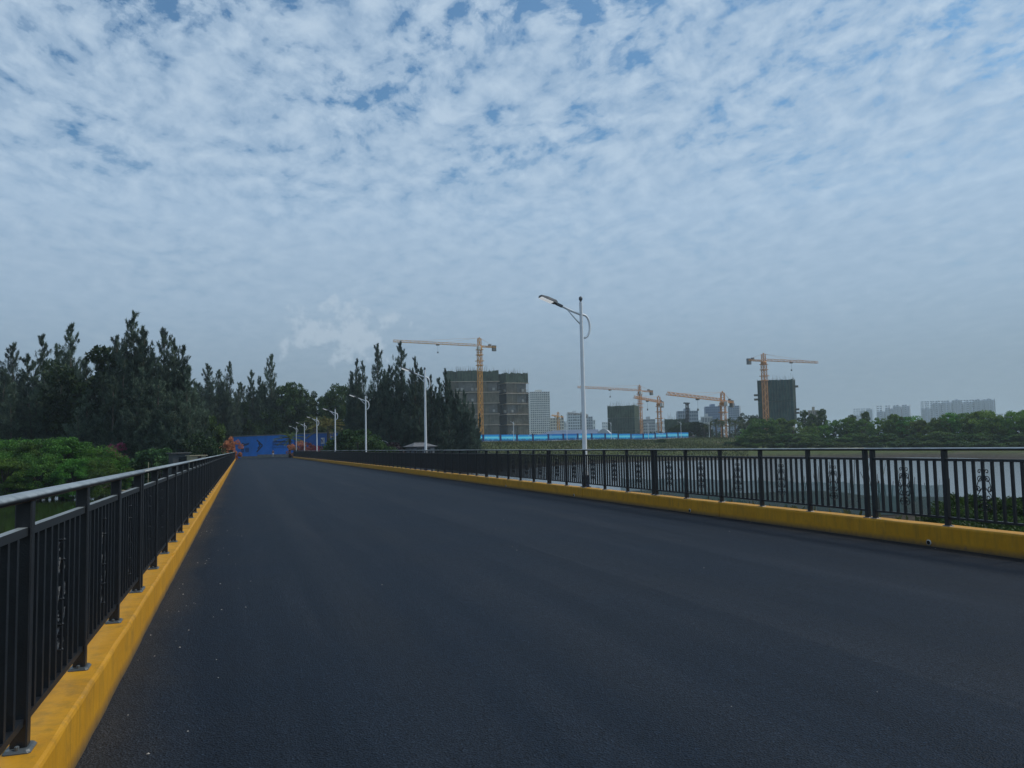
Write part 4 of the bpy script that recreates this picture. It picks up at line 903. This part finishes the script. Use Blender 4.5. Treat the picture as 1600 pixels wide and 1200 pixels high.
def netted(label, px, D, rz, boxes, ytop, band, mtl, name='netted_tower', opening=True, seed=1, ledges=True, bare=0.0, ztop_j=.6, darkleft=False):
    g = random.Random(seed); x, y = gp(px, D); z = tz1(x, y) - .3
    az = math.atan2(x, y); r = thing(name, label, 'building', (x, y, z), -az + rz)
    H = zat(px, ytop, D) - z
    for (x0, x1, y0, y1, dh) in boxes:
        h = H + dh
        MB().box(x0+.9, x1-.9, y0+.9, y1-.9, 0, h-2.2).build('core', M_CORE, r)
        nbd = max(1, int(round((h-bare)/band))); bh = (h-bare)/nbd
        polem = MB()
        for i in range(nbd):
            za, zb = bare + i*bh, bare + (i+1)*bh
            top = i == nbd-1
            for (ax, ay, bx, by, nxn, nyn) in ((x0, y0, x1, y0, 0, -1), (x1, y0, x1, y1, 1, 0), (x1, y1, x0, y1, 0, 1), (x0, y1, x0, y0, -1, 0)):
                ln = math.hypot(bx-ax, by-ay); k = max(1, int(round(ln/6.5)))
                for j in range(k):
                    ta, tb = j/k, (j+1)/k
                    p, q = (ax+(bx-ax)*ta, ay+(by-ay)*ta), (ax+(bx-ax)*tb, ay+(by-ay)*tb)
                    if opening and not top and g.random() < (.5 if i == nbd-2 else .07): 
                        c = ((p[0]+q[0])/2-nxn*.3, (p[1]+q[1])/2-nyn*.3)
                        MB().box(c[0]-.7, c[0]+.7, c[1]-.5, c[1]+.5, za+1.2, za+2.7).build('hoist_platform', M_STRIP, r)
                        zt_ = za + .8
                    else: zt_ = zb - .12
                    off = g.uniform(-.05, .12)
                    px_, py_ = nxn*off, nyn*off
                    nseg = 6 if top else 1; vs = []
                    for u in range(nseg+1):
                        t = u/nseg; cx, cy_ = p[0]+(q[0]-p[0])*t+px_, p[1]+(q[1]-p[1])*t+py_
                        zz = zt_ + (g.uniform(-ztop_j, ztop_j*.6) if top else 0)
                        vs += [(cx, cy_, za+.12), (cx, cy_, zz), (cx-nxn*.06, cy_-nyn*.06, za+.12), (cx-nxn*.06, cy_-nyn*.06, zz)]
                    fs = []
                    for u in range(nseg):
                        e = u*4; fs += [(e, e+4, e+5, e+1), (e+2, e+3, e+7, e+6), (e+1, e+5, e+7, e+3), (e, e+2, e+6, e+4)]
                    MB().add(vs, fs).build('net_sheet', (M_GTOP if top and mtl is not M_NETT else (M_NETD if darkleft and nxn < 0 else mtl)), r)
                if darkleft and nxn < 0: continue  # pale poles left off to keep the painted shade dark
                for j in range(int(ln/1.6)+1):
                    t = j*1.6/ln; polem.bar((ax+(bx-ax)*t+nxn*.17, ay+(by-ay)*t+nyn*.17, za), (ax+(bx-ax)*t+nxn*.17, ay+(by-ay)*t+nyn*.17, zb+.6), .07)
                    if j % 3 == 0 and j*1.6+3.2 < ln: polem.bar((ax+(bx-ax)*t+nxn*.2, ay+(by-ay)*t+nyn*.2, za), (ax+(bx-ax)*(t+3.2/ln)+nxn*.2, ay+(by-ay)*(t+3.2/ln)+nyn*.2, zb), .07)
            if ledges and i > 0: MB().box(x0-.55, x1+.55, y0-.55, y1+.55, za-.16, za+.16).build('ledge', M_LEDGE, r)
        tag(polem.build('scaffold', M_POLE2, r), kind='stuff')
        rb = MB()
        for _ in range(int((x1-x0)*2.2)):
            bx, by = g.uniform(x0+.5, x1-.5), g.uniform(y0+.5, y1-.5); rb.bar((bx, by, h-3), (bx+g.gauss(0, .1), by, h+g.uniform(.8, 3.6)), .06)
        tag(rb.build('rebar', M_REBAR, r), kind='stuff')
    return r
netted('wide brown netted tower under construction with the yellow crane before it', 737, 490, .10, [(-15, 16.2, 0, 14, 0), (-9, 3, -2.6, -.3, -.2)], 579, 6.2, M_NETB, seed=3)
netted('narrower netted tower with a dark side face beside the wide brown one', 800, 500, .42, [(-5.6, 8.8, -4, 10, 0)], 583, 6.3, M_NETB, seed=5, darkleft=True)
netted('squat green netted block with cranes on its far side', 974, 530, -.25, [(-9.5, 8.0, -5, 8, 0)], 634, 9.0, M_NETG, seed=7, ledges=False, opening=False, ztop_j=.3)
netted('single dark teal netted tower standing above the far wood', 1212, 470, -.12, [(-9.2, 10, -5, 9, 0)], 594, 12, M_NETT, seed=9, ledges=False, opening=False, bare=10, ztop_j=.4)
x, y = gp(1212, 470)
rr = thing('loading_platforms', 'small steel loading platforms jutting from the sides of the teal netted tower', 'platform', (x, y, 0), -math.atan2(x, y)-.12)
for sx, zz in ((-1, 27), (-1, 24.5), (1, 31), (1, 16), (1, 18)):
    a = 9.6 if sx < 0 else 10.4
    MB().box(sx*a if sx > 0 else -a-2.2, sx*a+2.2 if sx > 0 else -a, -2, 0, zz, zz+1.1).build('platform', M_POLE2, rr)
netted('low green netted building behind the printed fence end', 1045, 430, 0, [(-2.5, 9, -3, 6, 0)], 655, 7, M_NETG, seed=12, ledges=False, opening=False, ztop_j=.3)

def block(label, px0, px1, ytop, D, storeys, bays, wcol, gcol, rz=0.0, dp=14, group=None, stepped=0, name='apartment_block', ribs=True, cat='building'):
    pc = (px0+px1)/2; x, y = gp(pc, D); z = tz1(x, y) - .5; az = math.atan2(x, y)
    W = (px1-px0)*D/F*.97; H = zat(pc, ytop, D) - z
    r = thing(name, label, cat, (x, y, z), -az + rz, group)
    wm = mat('wall_%02d%02d%02d' % tuple(int(c*99) for c in wcol), wcol, .85, .1, .15); gm_ = mat('glaz_%02d%02d%02d' % tuple(int(c*99) for c in gcol), gcol, .3, .2, .2)
    m = MB(); m2 = MB(); nblk = max(1, stepped); ww = W/nblk
    for k in range(nblk):
        a = -W/2 + k*ww; hh = H - ((random.uniform(0, .10) + (.14 if k == 0 else 0))*H if stepped else 0); yo = (k % 2)*2.0
        m.box(a, a+ww-(1.6 if stepped else .02), yo, dp, 0, hh)
        if stepped:
            for q in (.08, .55): m2.box(a+ww*q, a+ww*(q+.26), yo-1.8, yo+1, 0, hh-1.5)
        if stepped or D < 1200: m.box(a+ww*.35, a+ww*.62, yo+2, dp-2, hh, hh + 2.6)
    m.build('wall', wm, r)
    if m2.v: m2.build('stair_bay', mat('bay_%02d' % int(wcol[0]*99), tuple(c*.62 for c in wcol), .85, .1, .15), r)
    wi = MB(); sh = H/storeys; bw = W/bays; fl = MB()
    for j in range(storeys):
        for i in range(bays):
            if stepped and ((i+.9)*bw) % ww > ww - 2.5: continue
            a = -W/2 + i*bw; yo = (int((a+bw*.5+W/2)/ww) % 2)*2.0
            wi.box(a+bw*.16, a+bw*.84, yo-.12, yo-.005, j*sh+sh*.30, j*sh+sh*.86)
        for s_ in (-1, 1): wi.box(s_*W/2-(.1 if s_ < 0 else -.005), s_*W/2+(.1 if s_ > 0 else -.005), dp*.25, dp*.75, j*sh+sh*.3, j*sh+sh*.85)
    tag(wi.build('window_band', gm_, r), kind='stuff')
    if ribs:
        for i in range(bays+1):
            if i % 2 == 0:
                a = -W/2 + i*bw; MB().box(a-.35, a+.35, -.7, dp*.3, 0, H).build('rib', wm, r)
    return r
block('pale cream high-rise with ribbed facade beside the netted towers', 827, 859, 612, 1050, 24, 10, (.78, .74, .67), (.16, .16, .17), .18, 20)
block('white mid-rise block right of the small yellow crane', 886, 908, 646, 900, 11, 6, (.72, .73, .74), (.2, .22, .26), .1)
block('cream low block at the foot of the ribbed high-rise', 858, 880, 653, 950, 9, 5, (.75, .66, .54), (.22, .2, .17), 0)
block('pale block with blue bands between the lamp pole and the green block', 908, 925, 651, 1000, 10, 5, (.45, .48, .52), (.14, .17, .22), .1)
block('grey blue office slab behind the pile-driving rig', 1058, 1090, 642, 820, 9, 9, (.30, .34, .40), (.10, .13, .18), .1, 18, name='office_block')
block('tall blue glass slab behind the crane nearest the palms', 1102, 1126, 635, 900, 14, 8, (.18, .24, .36), (.09, .13, .22), .12, 18, name='office_block')
block('pale blue banded tower next to the blue glass slab', 1137, 1154, 634, 930, 16, 5, (.36, .40, .46), (.11, .15, .22), -.1, 18, name='office_block')
block('white striped block between the two slender cranes', 1003, 1022, 655, 800, 8, 6, (.5, .5, .5), (.16, .18, .22), .1)
block('cream stair-tower block beside the squat green netted block', 996, 1004, 657, 760, 8, 3, (.5, .44, .36), (.16, .14, .12), 0)
block('white two-storey building below the blue glass slab', 1094, 1112, 651, 700, 3, 7, (.55, .55, .54), (.15, .17, .2), 0)
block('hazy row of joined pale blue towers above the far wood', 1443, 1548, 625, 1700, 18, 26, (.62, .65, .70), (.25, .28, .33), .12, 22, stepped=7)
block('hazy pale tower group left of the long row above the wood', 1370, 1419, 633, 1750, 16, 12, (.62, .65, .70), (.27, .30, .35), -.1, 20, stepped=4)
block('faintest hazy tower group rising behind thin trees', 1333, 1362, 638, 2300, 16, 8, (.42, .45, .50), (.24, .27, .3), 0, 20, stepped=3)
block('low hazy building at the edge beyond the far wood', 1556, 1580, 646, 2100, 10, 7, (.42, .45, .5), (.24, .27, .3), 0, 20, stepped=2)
block('beige low building half hidden by thin trees above the wood', 1262, 1278, 641, 600, 4, 5, (.42, .36, .27), (.18, .16, .13), 0)
gc = random.Random(77)
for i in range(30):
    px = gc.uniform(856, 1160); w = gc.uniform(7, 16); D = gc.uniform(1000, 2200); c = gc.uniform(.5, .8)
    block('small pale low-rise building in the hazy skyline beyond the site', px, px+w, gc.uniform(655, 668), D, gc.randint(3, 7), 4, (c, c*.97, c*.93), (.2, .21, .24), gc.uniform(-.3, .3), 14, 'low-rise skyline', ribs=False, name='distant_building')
# warehouse
M_SLATE = mat('blue_roofing', (.12, .16, .23), .6, .15, .3); M_WH2 = mat('white_cladding', (.5, .53, .56), .6, .1, .5)
D = 340; x, y = gp(890, D); z = tz1(x, y)-.2; r = thing('site_warehouse', 'long low warehouse with blue-grey roof and white arched end behind the printed fence', 'warehouse', (x, y, z), -math.atan2(x, y)-.10)
k = D/F; W0, W1, W2 = (838-890)*k, (931-890)*k, (951-890)*k; ze = zat(890, 678.5, D)-z; za = zat(890, 671.5, D)-z
MB().box(W0, W1, 0, 14, 0, ze).build('wall', M_WH2, r)
MB().add([(W0-.6, -.6, ze-.1), (W1, -.6, ze-.1), (W1, 7, za), (W0+6, 7, za), (W1, 14.6, ze-.1), (W0-.6, 14.6, ze-.1)], [(0, 1, 2, 3), (2, 4, 5, 3), (0, 3, 5), (1, 4, 2)]).build('roof', M_SLATE, r)
vs = []; n = 9
for yy in (-.5, 14):
    for q in range(n): t = -1+2*q/(n-1); vs.append(((W1+W2)/2+t*(W2-W1)/2, yy, ze+(za-ze)*(1-t*t)))
    vs += [(W2, yy, 0), (W1+.02, yy, 0)]
nn_ = n+2; fs = [tuple(range(nn_-1, -1, -1)), tuple(range(nn_, 2*nn_))] + [(i, (i+1) % nn_, nn_+(i+1) % nn_, nn_+i) for i in range(nn_)]
e = MB().add(vs, fs).build('arched_end', M_WH2, r)
for q in range(4): xx = W1+.5+(W2-W1-1)*q/3; MB().box(xx-.08, xx+.08, -.58, -.505, .2, ze+.2).build('mullion', M_SLATE, e)

# ------------------------------------------------------------------ tower cranes
M_CRY = mat('crane_yellow', (.62, .29, .03), .6, .12, .8); M_CRO = mat('crane_orange', (.56, .25, .08), .65, .12, .8); M_CW = mat('counterweight', (.16, .16, .16), .9); M_CAB = mat('crane_cab', (.62, .62, .6), .5)
def lattice(m, p, q, w, h, step, t, tri=False):
    p, q = Vector(p), Vector(q); d = q-p; Ln = d.length; d.normalize()
    ref = Vector((0, 0, 1)) if abs(d.z) < .9 else Vector((0, 1, 0))
    a = d.cross(ref).normalized()*w/2; b = a.cross(d).normalized()*h
    cs = [-a, a, b] if tri else [-a-b*.5, a-b*.5, a+b*.5, -a+b*.5]
    for c in cs: m.bar(p+c, q+c, t)
    n = max(1, int(Ln/step))
    for i in range(n):
        s0, s1 = p+d*(Ln*i/n), p+d*(Ln*(i+1)/n)
        for k in range(len(cs)):
            c0, c1 = cs[k], cs[(k+1) % len(cs)]
            m.bar(s0+c0, s1+c1, t*.6) if i % 2 == 0 else m.bar(s0+c1, s1+c0, t*.6)
            m.bar(s1+c0, s1+c1, t*.55)
def crane(label, px, D, yapex, yjib, tip, cpx, mtl, col_y=None, w=1.8, t=.26, collar=True):
    x, y = gp(px, D); z = tz1(x, y)-.2
    zj = zat(px, yjib, D) - z; za = zat(px, yapex, D) - z
    Dt = (zat(px, yjib, D)-EYE)*F/(hy(tip[0])-tip[1]); tx, ty = gp(tip[0], Dt)
    dv = Vector((tx-x, ty-y)); Lj = dv.length; rz = math.atan2(dv.y, dv.x)
    r = thing('tower_crane', label, 'crane', (x, y, z), rz)
    m = MB(); lattice(m, (0, 0, 0), (0, 0, zj-1.6), w, w, 1.9, t); ms = m.build('mast', mtl, r)
    if collar:
        for k, zz in enumerate((zj-2, zj-5, zj-8.5, zj-11)):
            s_ = w/2+.55+.25*(k == 2); c = MB()
            for a, b in (((-s_, -s_), (s_, -s_)), ((s_, -s_), (s_, s_)), ((s_, s_), (-s_, s_)), ((-s_, s_), (-s_, -s_))): c.bar((*a, zz), (*b, zz), .35, .3)
            c.build('climbing_collar', mtl, ms)
    MB().lathe([(w*.75, zj-1.6), (w*.8, zj-.7), (w*.6, zj-.3)], 10).build('slewing_ring', mtl, r)
    MB().cbox(.4, 2.0, w*.55, w*.55+1.4, zj-2.2, zj-.2, .1).build('cab', M_CAB, r)
    m = MB(); lattice(m, (0, 0, zj-.3), (0, 0, za-.8), w*.75, w*.75, 1.8, t*.9); m.bar((0, 0, za-1), (0, 0, za), .4); m.build('tower_head', mtl, r)
    m = MB(); lattice(m, (w*.5, 0, zj), (Lj, 0, zj), 1.2, 1.15, 2.4, t*.62, True); m.build('jib', mtl, r)
    Lc = max(9, min(16, abs(cpx-px)*D/F/max(.35, abs((tip[0]-px)*D/F)/Lj)))
    m = MB(); lattice(m, (-w*.5, 0, zj), (-Lc, 0, zj), 1.4, .7, 2.2, t*.75); m.build('counter_jib', mtl, r)
    MB().box(-Lc-.2, -Lc+2.0, -.75, .75, zj-2.4, zj+.9).build('counterweight', M_CW, r)
    MB().box(-Lc+3.0, -Lc+4.6, -.5, .5, zj+.4, zj+1.5).build('winch', M_CW, r)
    m = MB(); 
    for q in (Lj*.42, Lj*.78): m.bar((0, 0, za-.4), (q, 0, zj+1.15), .07)
    m.bar((0, 0, za-.4), (-Lc+1.0, 0, zj+.5), .09); m.build('tie_bars', mtl, r)
    q = Lj*.5; m = MB(); m.box(q-.8, q+.8, -.6, .6, zj-.75, zj-.15); m.build('trolley', M_CW, r)
    m = MB(); m.bar((q, 0, zj-.7), (q, 0, zj-4.2), .06); m.cbox(q-.35, q+.35, -.3, .3, zj-5.1, zj-4.2, .08); m.build('hook_block', M_CW, r)
    return r
crane('yellow tower crane in front of the wide brown netted tower', 750, 470, 526, 540.5, (615, 533.5), 777, M_CRY, w=2.1, t=.3)
crane('slender orange tower crane behind the squat green block, long thin jib', 999.5, 545, 601, 611, (903, 606), 1021, M_CRO)
crane('shorter orange tower crane right of the slender one', 1029, 440, 618, 629, (991, 622), 1038, M_CRO)
crane('orange tower crane rising behind the row of palms', 1129, 365, 611, 627, (1043, 617), 1147, M_CRO, w=2.0)
crane('orange tower crane standing against the single teal netted tower', 1195.5, 455, 551, 563.5, (1280, 567.3), 1172, M_CRO, w=2.1, t=.3)
crane('small far yellow crane at the foot of the cream low block', 871, 760, 643, 651, (861, 650), 885, M_CRY, collar=False, t=.34)
crane('small far grey crane half hidden by the nearest lamp pole', 908, 720, 643, 648.5, (886, 646.5), 925, M_CW, collar=False, t=.32)
# pile-driving rig
M_RIG = mat('rig_steel', (.03, .032, .038), .7)
x, y = gp(1073, 410); z = tz1(x, y); r = thing('piling_rig', 'dark pile-driving rig with a tall mast and stays', 'piling rig', (x, y, z), .3)
ht = zat(1073, 630, 410)-z
m = MB(); lattice(m, (0, 0, .5), (0, 0, ht), 1.0, 1.0, 1.6, .25); m.build('mast', M_RIG, r)
MB().bar((-2.2, 0, ht), (1.6, 0, ht), .9, .6).build('mast_head', M_RIG, r)
for sx in (-1, 1): MB().bar((sx*3.2, 2, 1.5), (sx*.3, .4, ht*.68), .35).build('stay', M_RIG, r)
MB().cbox(-3.5, 3.5, -1.5, 5, .8, 3.0, .3).build('body', M_RIG, r); 
for sx in (-1, 1): MB().cbox(sx*2.9-.5, sx*2.9+.5, -2.5, 5.5, 0, 1.0, .25).build('track', M_RIG, r)
# distant tree belt
C = []; g = rng
for _ in range(260):
    px = g.uniform(760, 1200); D = g.uniform(430, 620); x, y = gp(px, D); h = g.uniform(2.5, 7.5); z = tz1(x, y)
    q = g.normal(size=(70, 3)); q /= np.linalg.norm(q, axis=1, keepdims=True)
    C.append(np.array([x, y, z+h*.5]) + q*np.array([h*.55, h*.55, h*.5])*(g.uniform(.4, 1, 70)**.5)[:, None])
C = np.concatenate(C); V = leaves(C, g.normal(size=C.shape), g.uniform(.7, 1.5, len(C)), g.uniform(.4, .8, len(C)))
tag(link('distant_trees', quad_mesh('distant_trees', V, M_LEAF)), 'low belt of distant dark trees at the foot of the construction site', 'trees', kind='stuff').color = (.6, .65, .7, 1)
# long grass and reeds on the banks
C, Dn = [], []
bx = g.uniform(-40, 190, 260000); by = g.uniform(20, 330, 260000); zz = tz(bx, by); sd = sdist(bx, by)
ok = (sd > 3) & (zz > -2.75) & ~((bx > XL-2) & (bx < XR+2.5) & (by < 205)) & (by < 320)
vis = (np.arctan2(bx, by) > YAW + math.atan((690-800)/F)) & (np.arctan2(bx, by) < YAW + math.atan((1165-800)/F))
vis |= (np.arctan2(bx, by) > YAW + math.atan(300/F)) & (by < 60) & (rng.random(len(bx)) < .5)
keep = ok & vis; bx, by, zz = bx[keep][:70000], by[keep][:70000], zz[keep][:70000]
n = len(bx); hgt = g.uniform(.25, .75, n)
V = leaves(np.stack([bx, by, zz+hgt*.35], 1), np.array([0, 0, 1.0])+g.normal(size=(n, 3))*.35, hgt, hgt*.35)
tag(link('bank_grass', quad_mesh('bank_grass', V, foliage('grass_tufts', (.035, .05, .016), (.12, .125, .05), .25))), 'rough grass tufts covering the river banks', 'grass', kind='stuff')

# ------------------------------------------------------------------ person walking at the end of the road
def skin(name, joints, edges, mtl, parent, sub=1):
    me = bpy.data.meshes.new(name); me.from_pydata([j[0] for j in joints], edges, []); o = bpy.data.objects.new(name, me); COL.objects.link(o)
    o.modifiers.new('s', 'SKIN'); sv = me.skin_vertices[0].data
    for i, j in enumerate(joints): sv[i].radius = (j[1], j[1] if len(j) < 3 else j[2])
    sv[0].use_root = True
    ss = o.modifiers.new('u', 'SUBSURF'); ss.levels = ss.render_levels = sub
    dg = bpy.context.evaluated_depsgraph_get(); nm = bpy.data.meshes.new_from_object(o.evaluated_get(dg)); bpy.data.objects.remove(o)
    nm.materials.clear(); nm.materials.append(mtl); nm.polygons.foreach_set('use_smooth', [True]*len(nm.polygons))
    return link(name, nm, parent)
M_SKIN = mat('skin', (.28, .16, .11), .6, .05); M_SHIRT = mat('dark_shirt', (.012, .016, .03), .85, .2); M_TROU = mat('pale_trousers', (.55, .54, .52), .85, .1); M_HAIR = mat('black_hair', (.008, .007, .007), .6)
x, y = gp(425.5, 186); per = thing('person', 'person in a dark top and pale trousers walking by the blue wall', 'person', (x, y, 0), .5)
J = [((0, 0, .95), .13, .11), ((0, 0, 1.2), .14, .11), ((0, .01, 1.42), .15, .10), ((0, .01, 1.52), .055), ((0, -.01, 1.60), .085, .10), ((0, -.01, 1.70), .075, .09),
     ((.19, 0, 1.40), .055), ((.25, .06, 1.13), .042), ((.24, -.06, .90), .034), ((.245, -.09, .82), .03), ((-.19, 0, 1.40), .055), ((-.25, -.05, 1.13), .042), ((-.24, -.16, .92), .034), ((-.245, -.19, .85), .03),
     ((.09, 0, .90), .085), ((.10, -.10, .50), .058), ((.10, -.02, .10), .04), ((.10, -.13, .04), .035), ((-.09, 0, .90), .085), ((-.10, .06, .50), .058), ((-.10, .22, .12), .04), ((-.10, .14, .04), .035)]
ED = [(0, 1), (1, 2), (2, 3), (3, 4), (4, 5), (2, 6), (6, 7), (7, 8), (8, 9), (2, 10), (10, 11), (11, 12), (12, 13), (0, 14), (14, 15), (15, 16), (16, 17), (0, 18), (18, 19), (19, 20), (20, 21)]
skin('body', J, ED, M_SKIN, per)
grow = lambda j, k: (j[0], *[v+k for v in j[1:]])
skin('shirt', [grow(J[i], .022) for i in (0, 1, 2, 6, 7, 10, 11)], [(0, 1), (1, 2), (2, 3), (3, 4), (2, 5), (5, 6)], M_SHIRT, per)
skin('trousers', [grow(J[i], .02) for i in (0, 14, 15, 16, 18, 19, 20)], [(0, 1), (1, 2), (2, 3), (0, 4), (4, 5), (5, 6)], M_TROU, per)
MB().lathe([(.06, 1.655), (.10, 1.68), (.098, 1.74), (.06, 1.785), (.01, 1.80)], 10, (0, .01)).build('hair', M_HAIR, per, True)

# ------------------------------------------------------------------ haze
hz = bpy.data.materials.new('haze'); hz.use_nodes = True; nt = hz.node_tree; nt.nodes.clear()
o_ = N(nt, 'ShaderNodeOutputMaterial'); v_ = N(nt, 'ShaderNodeVolumePrincipled'); nt.links.new(v_.outputs[0], o_.inputs['Volume'])
v_.inputs['Color'].default_value = (.78, .91, 1.0, 1); v_.inputs['Density'].default_value = .00021; v_.inputs['Anisotropy'].default_value = .2
tag(MB().box(-3000, 3100, -500, 3300, -6, 95).build('haze', hz), 'thin pale blue haze lying over the whole scene', 'haze', kind='stuff')
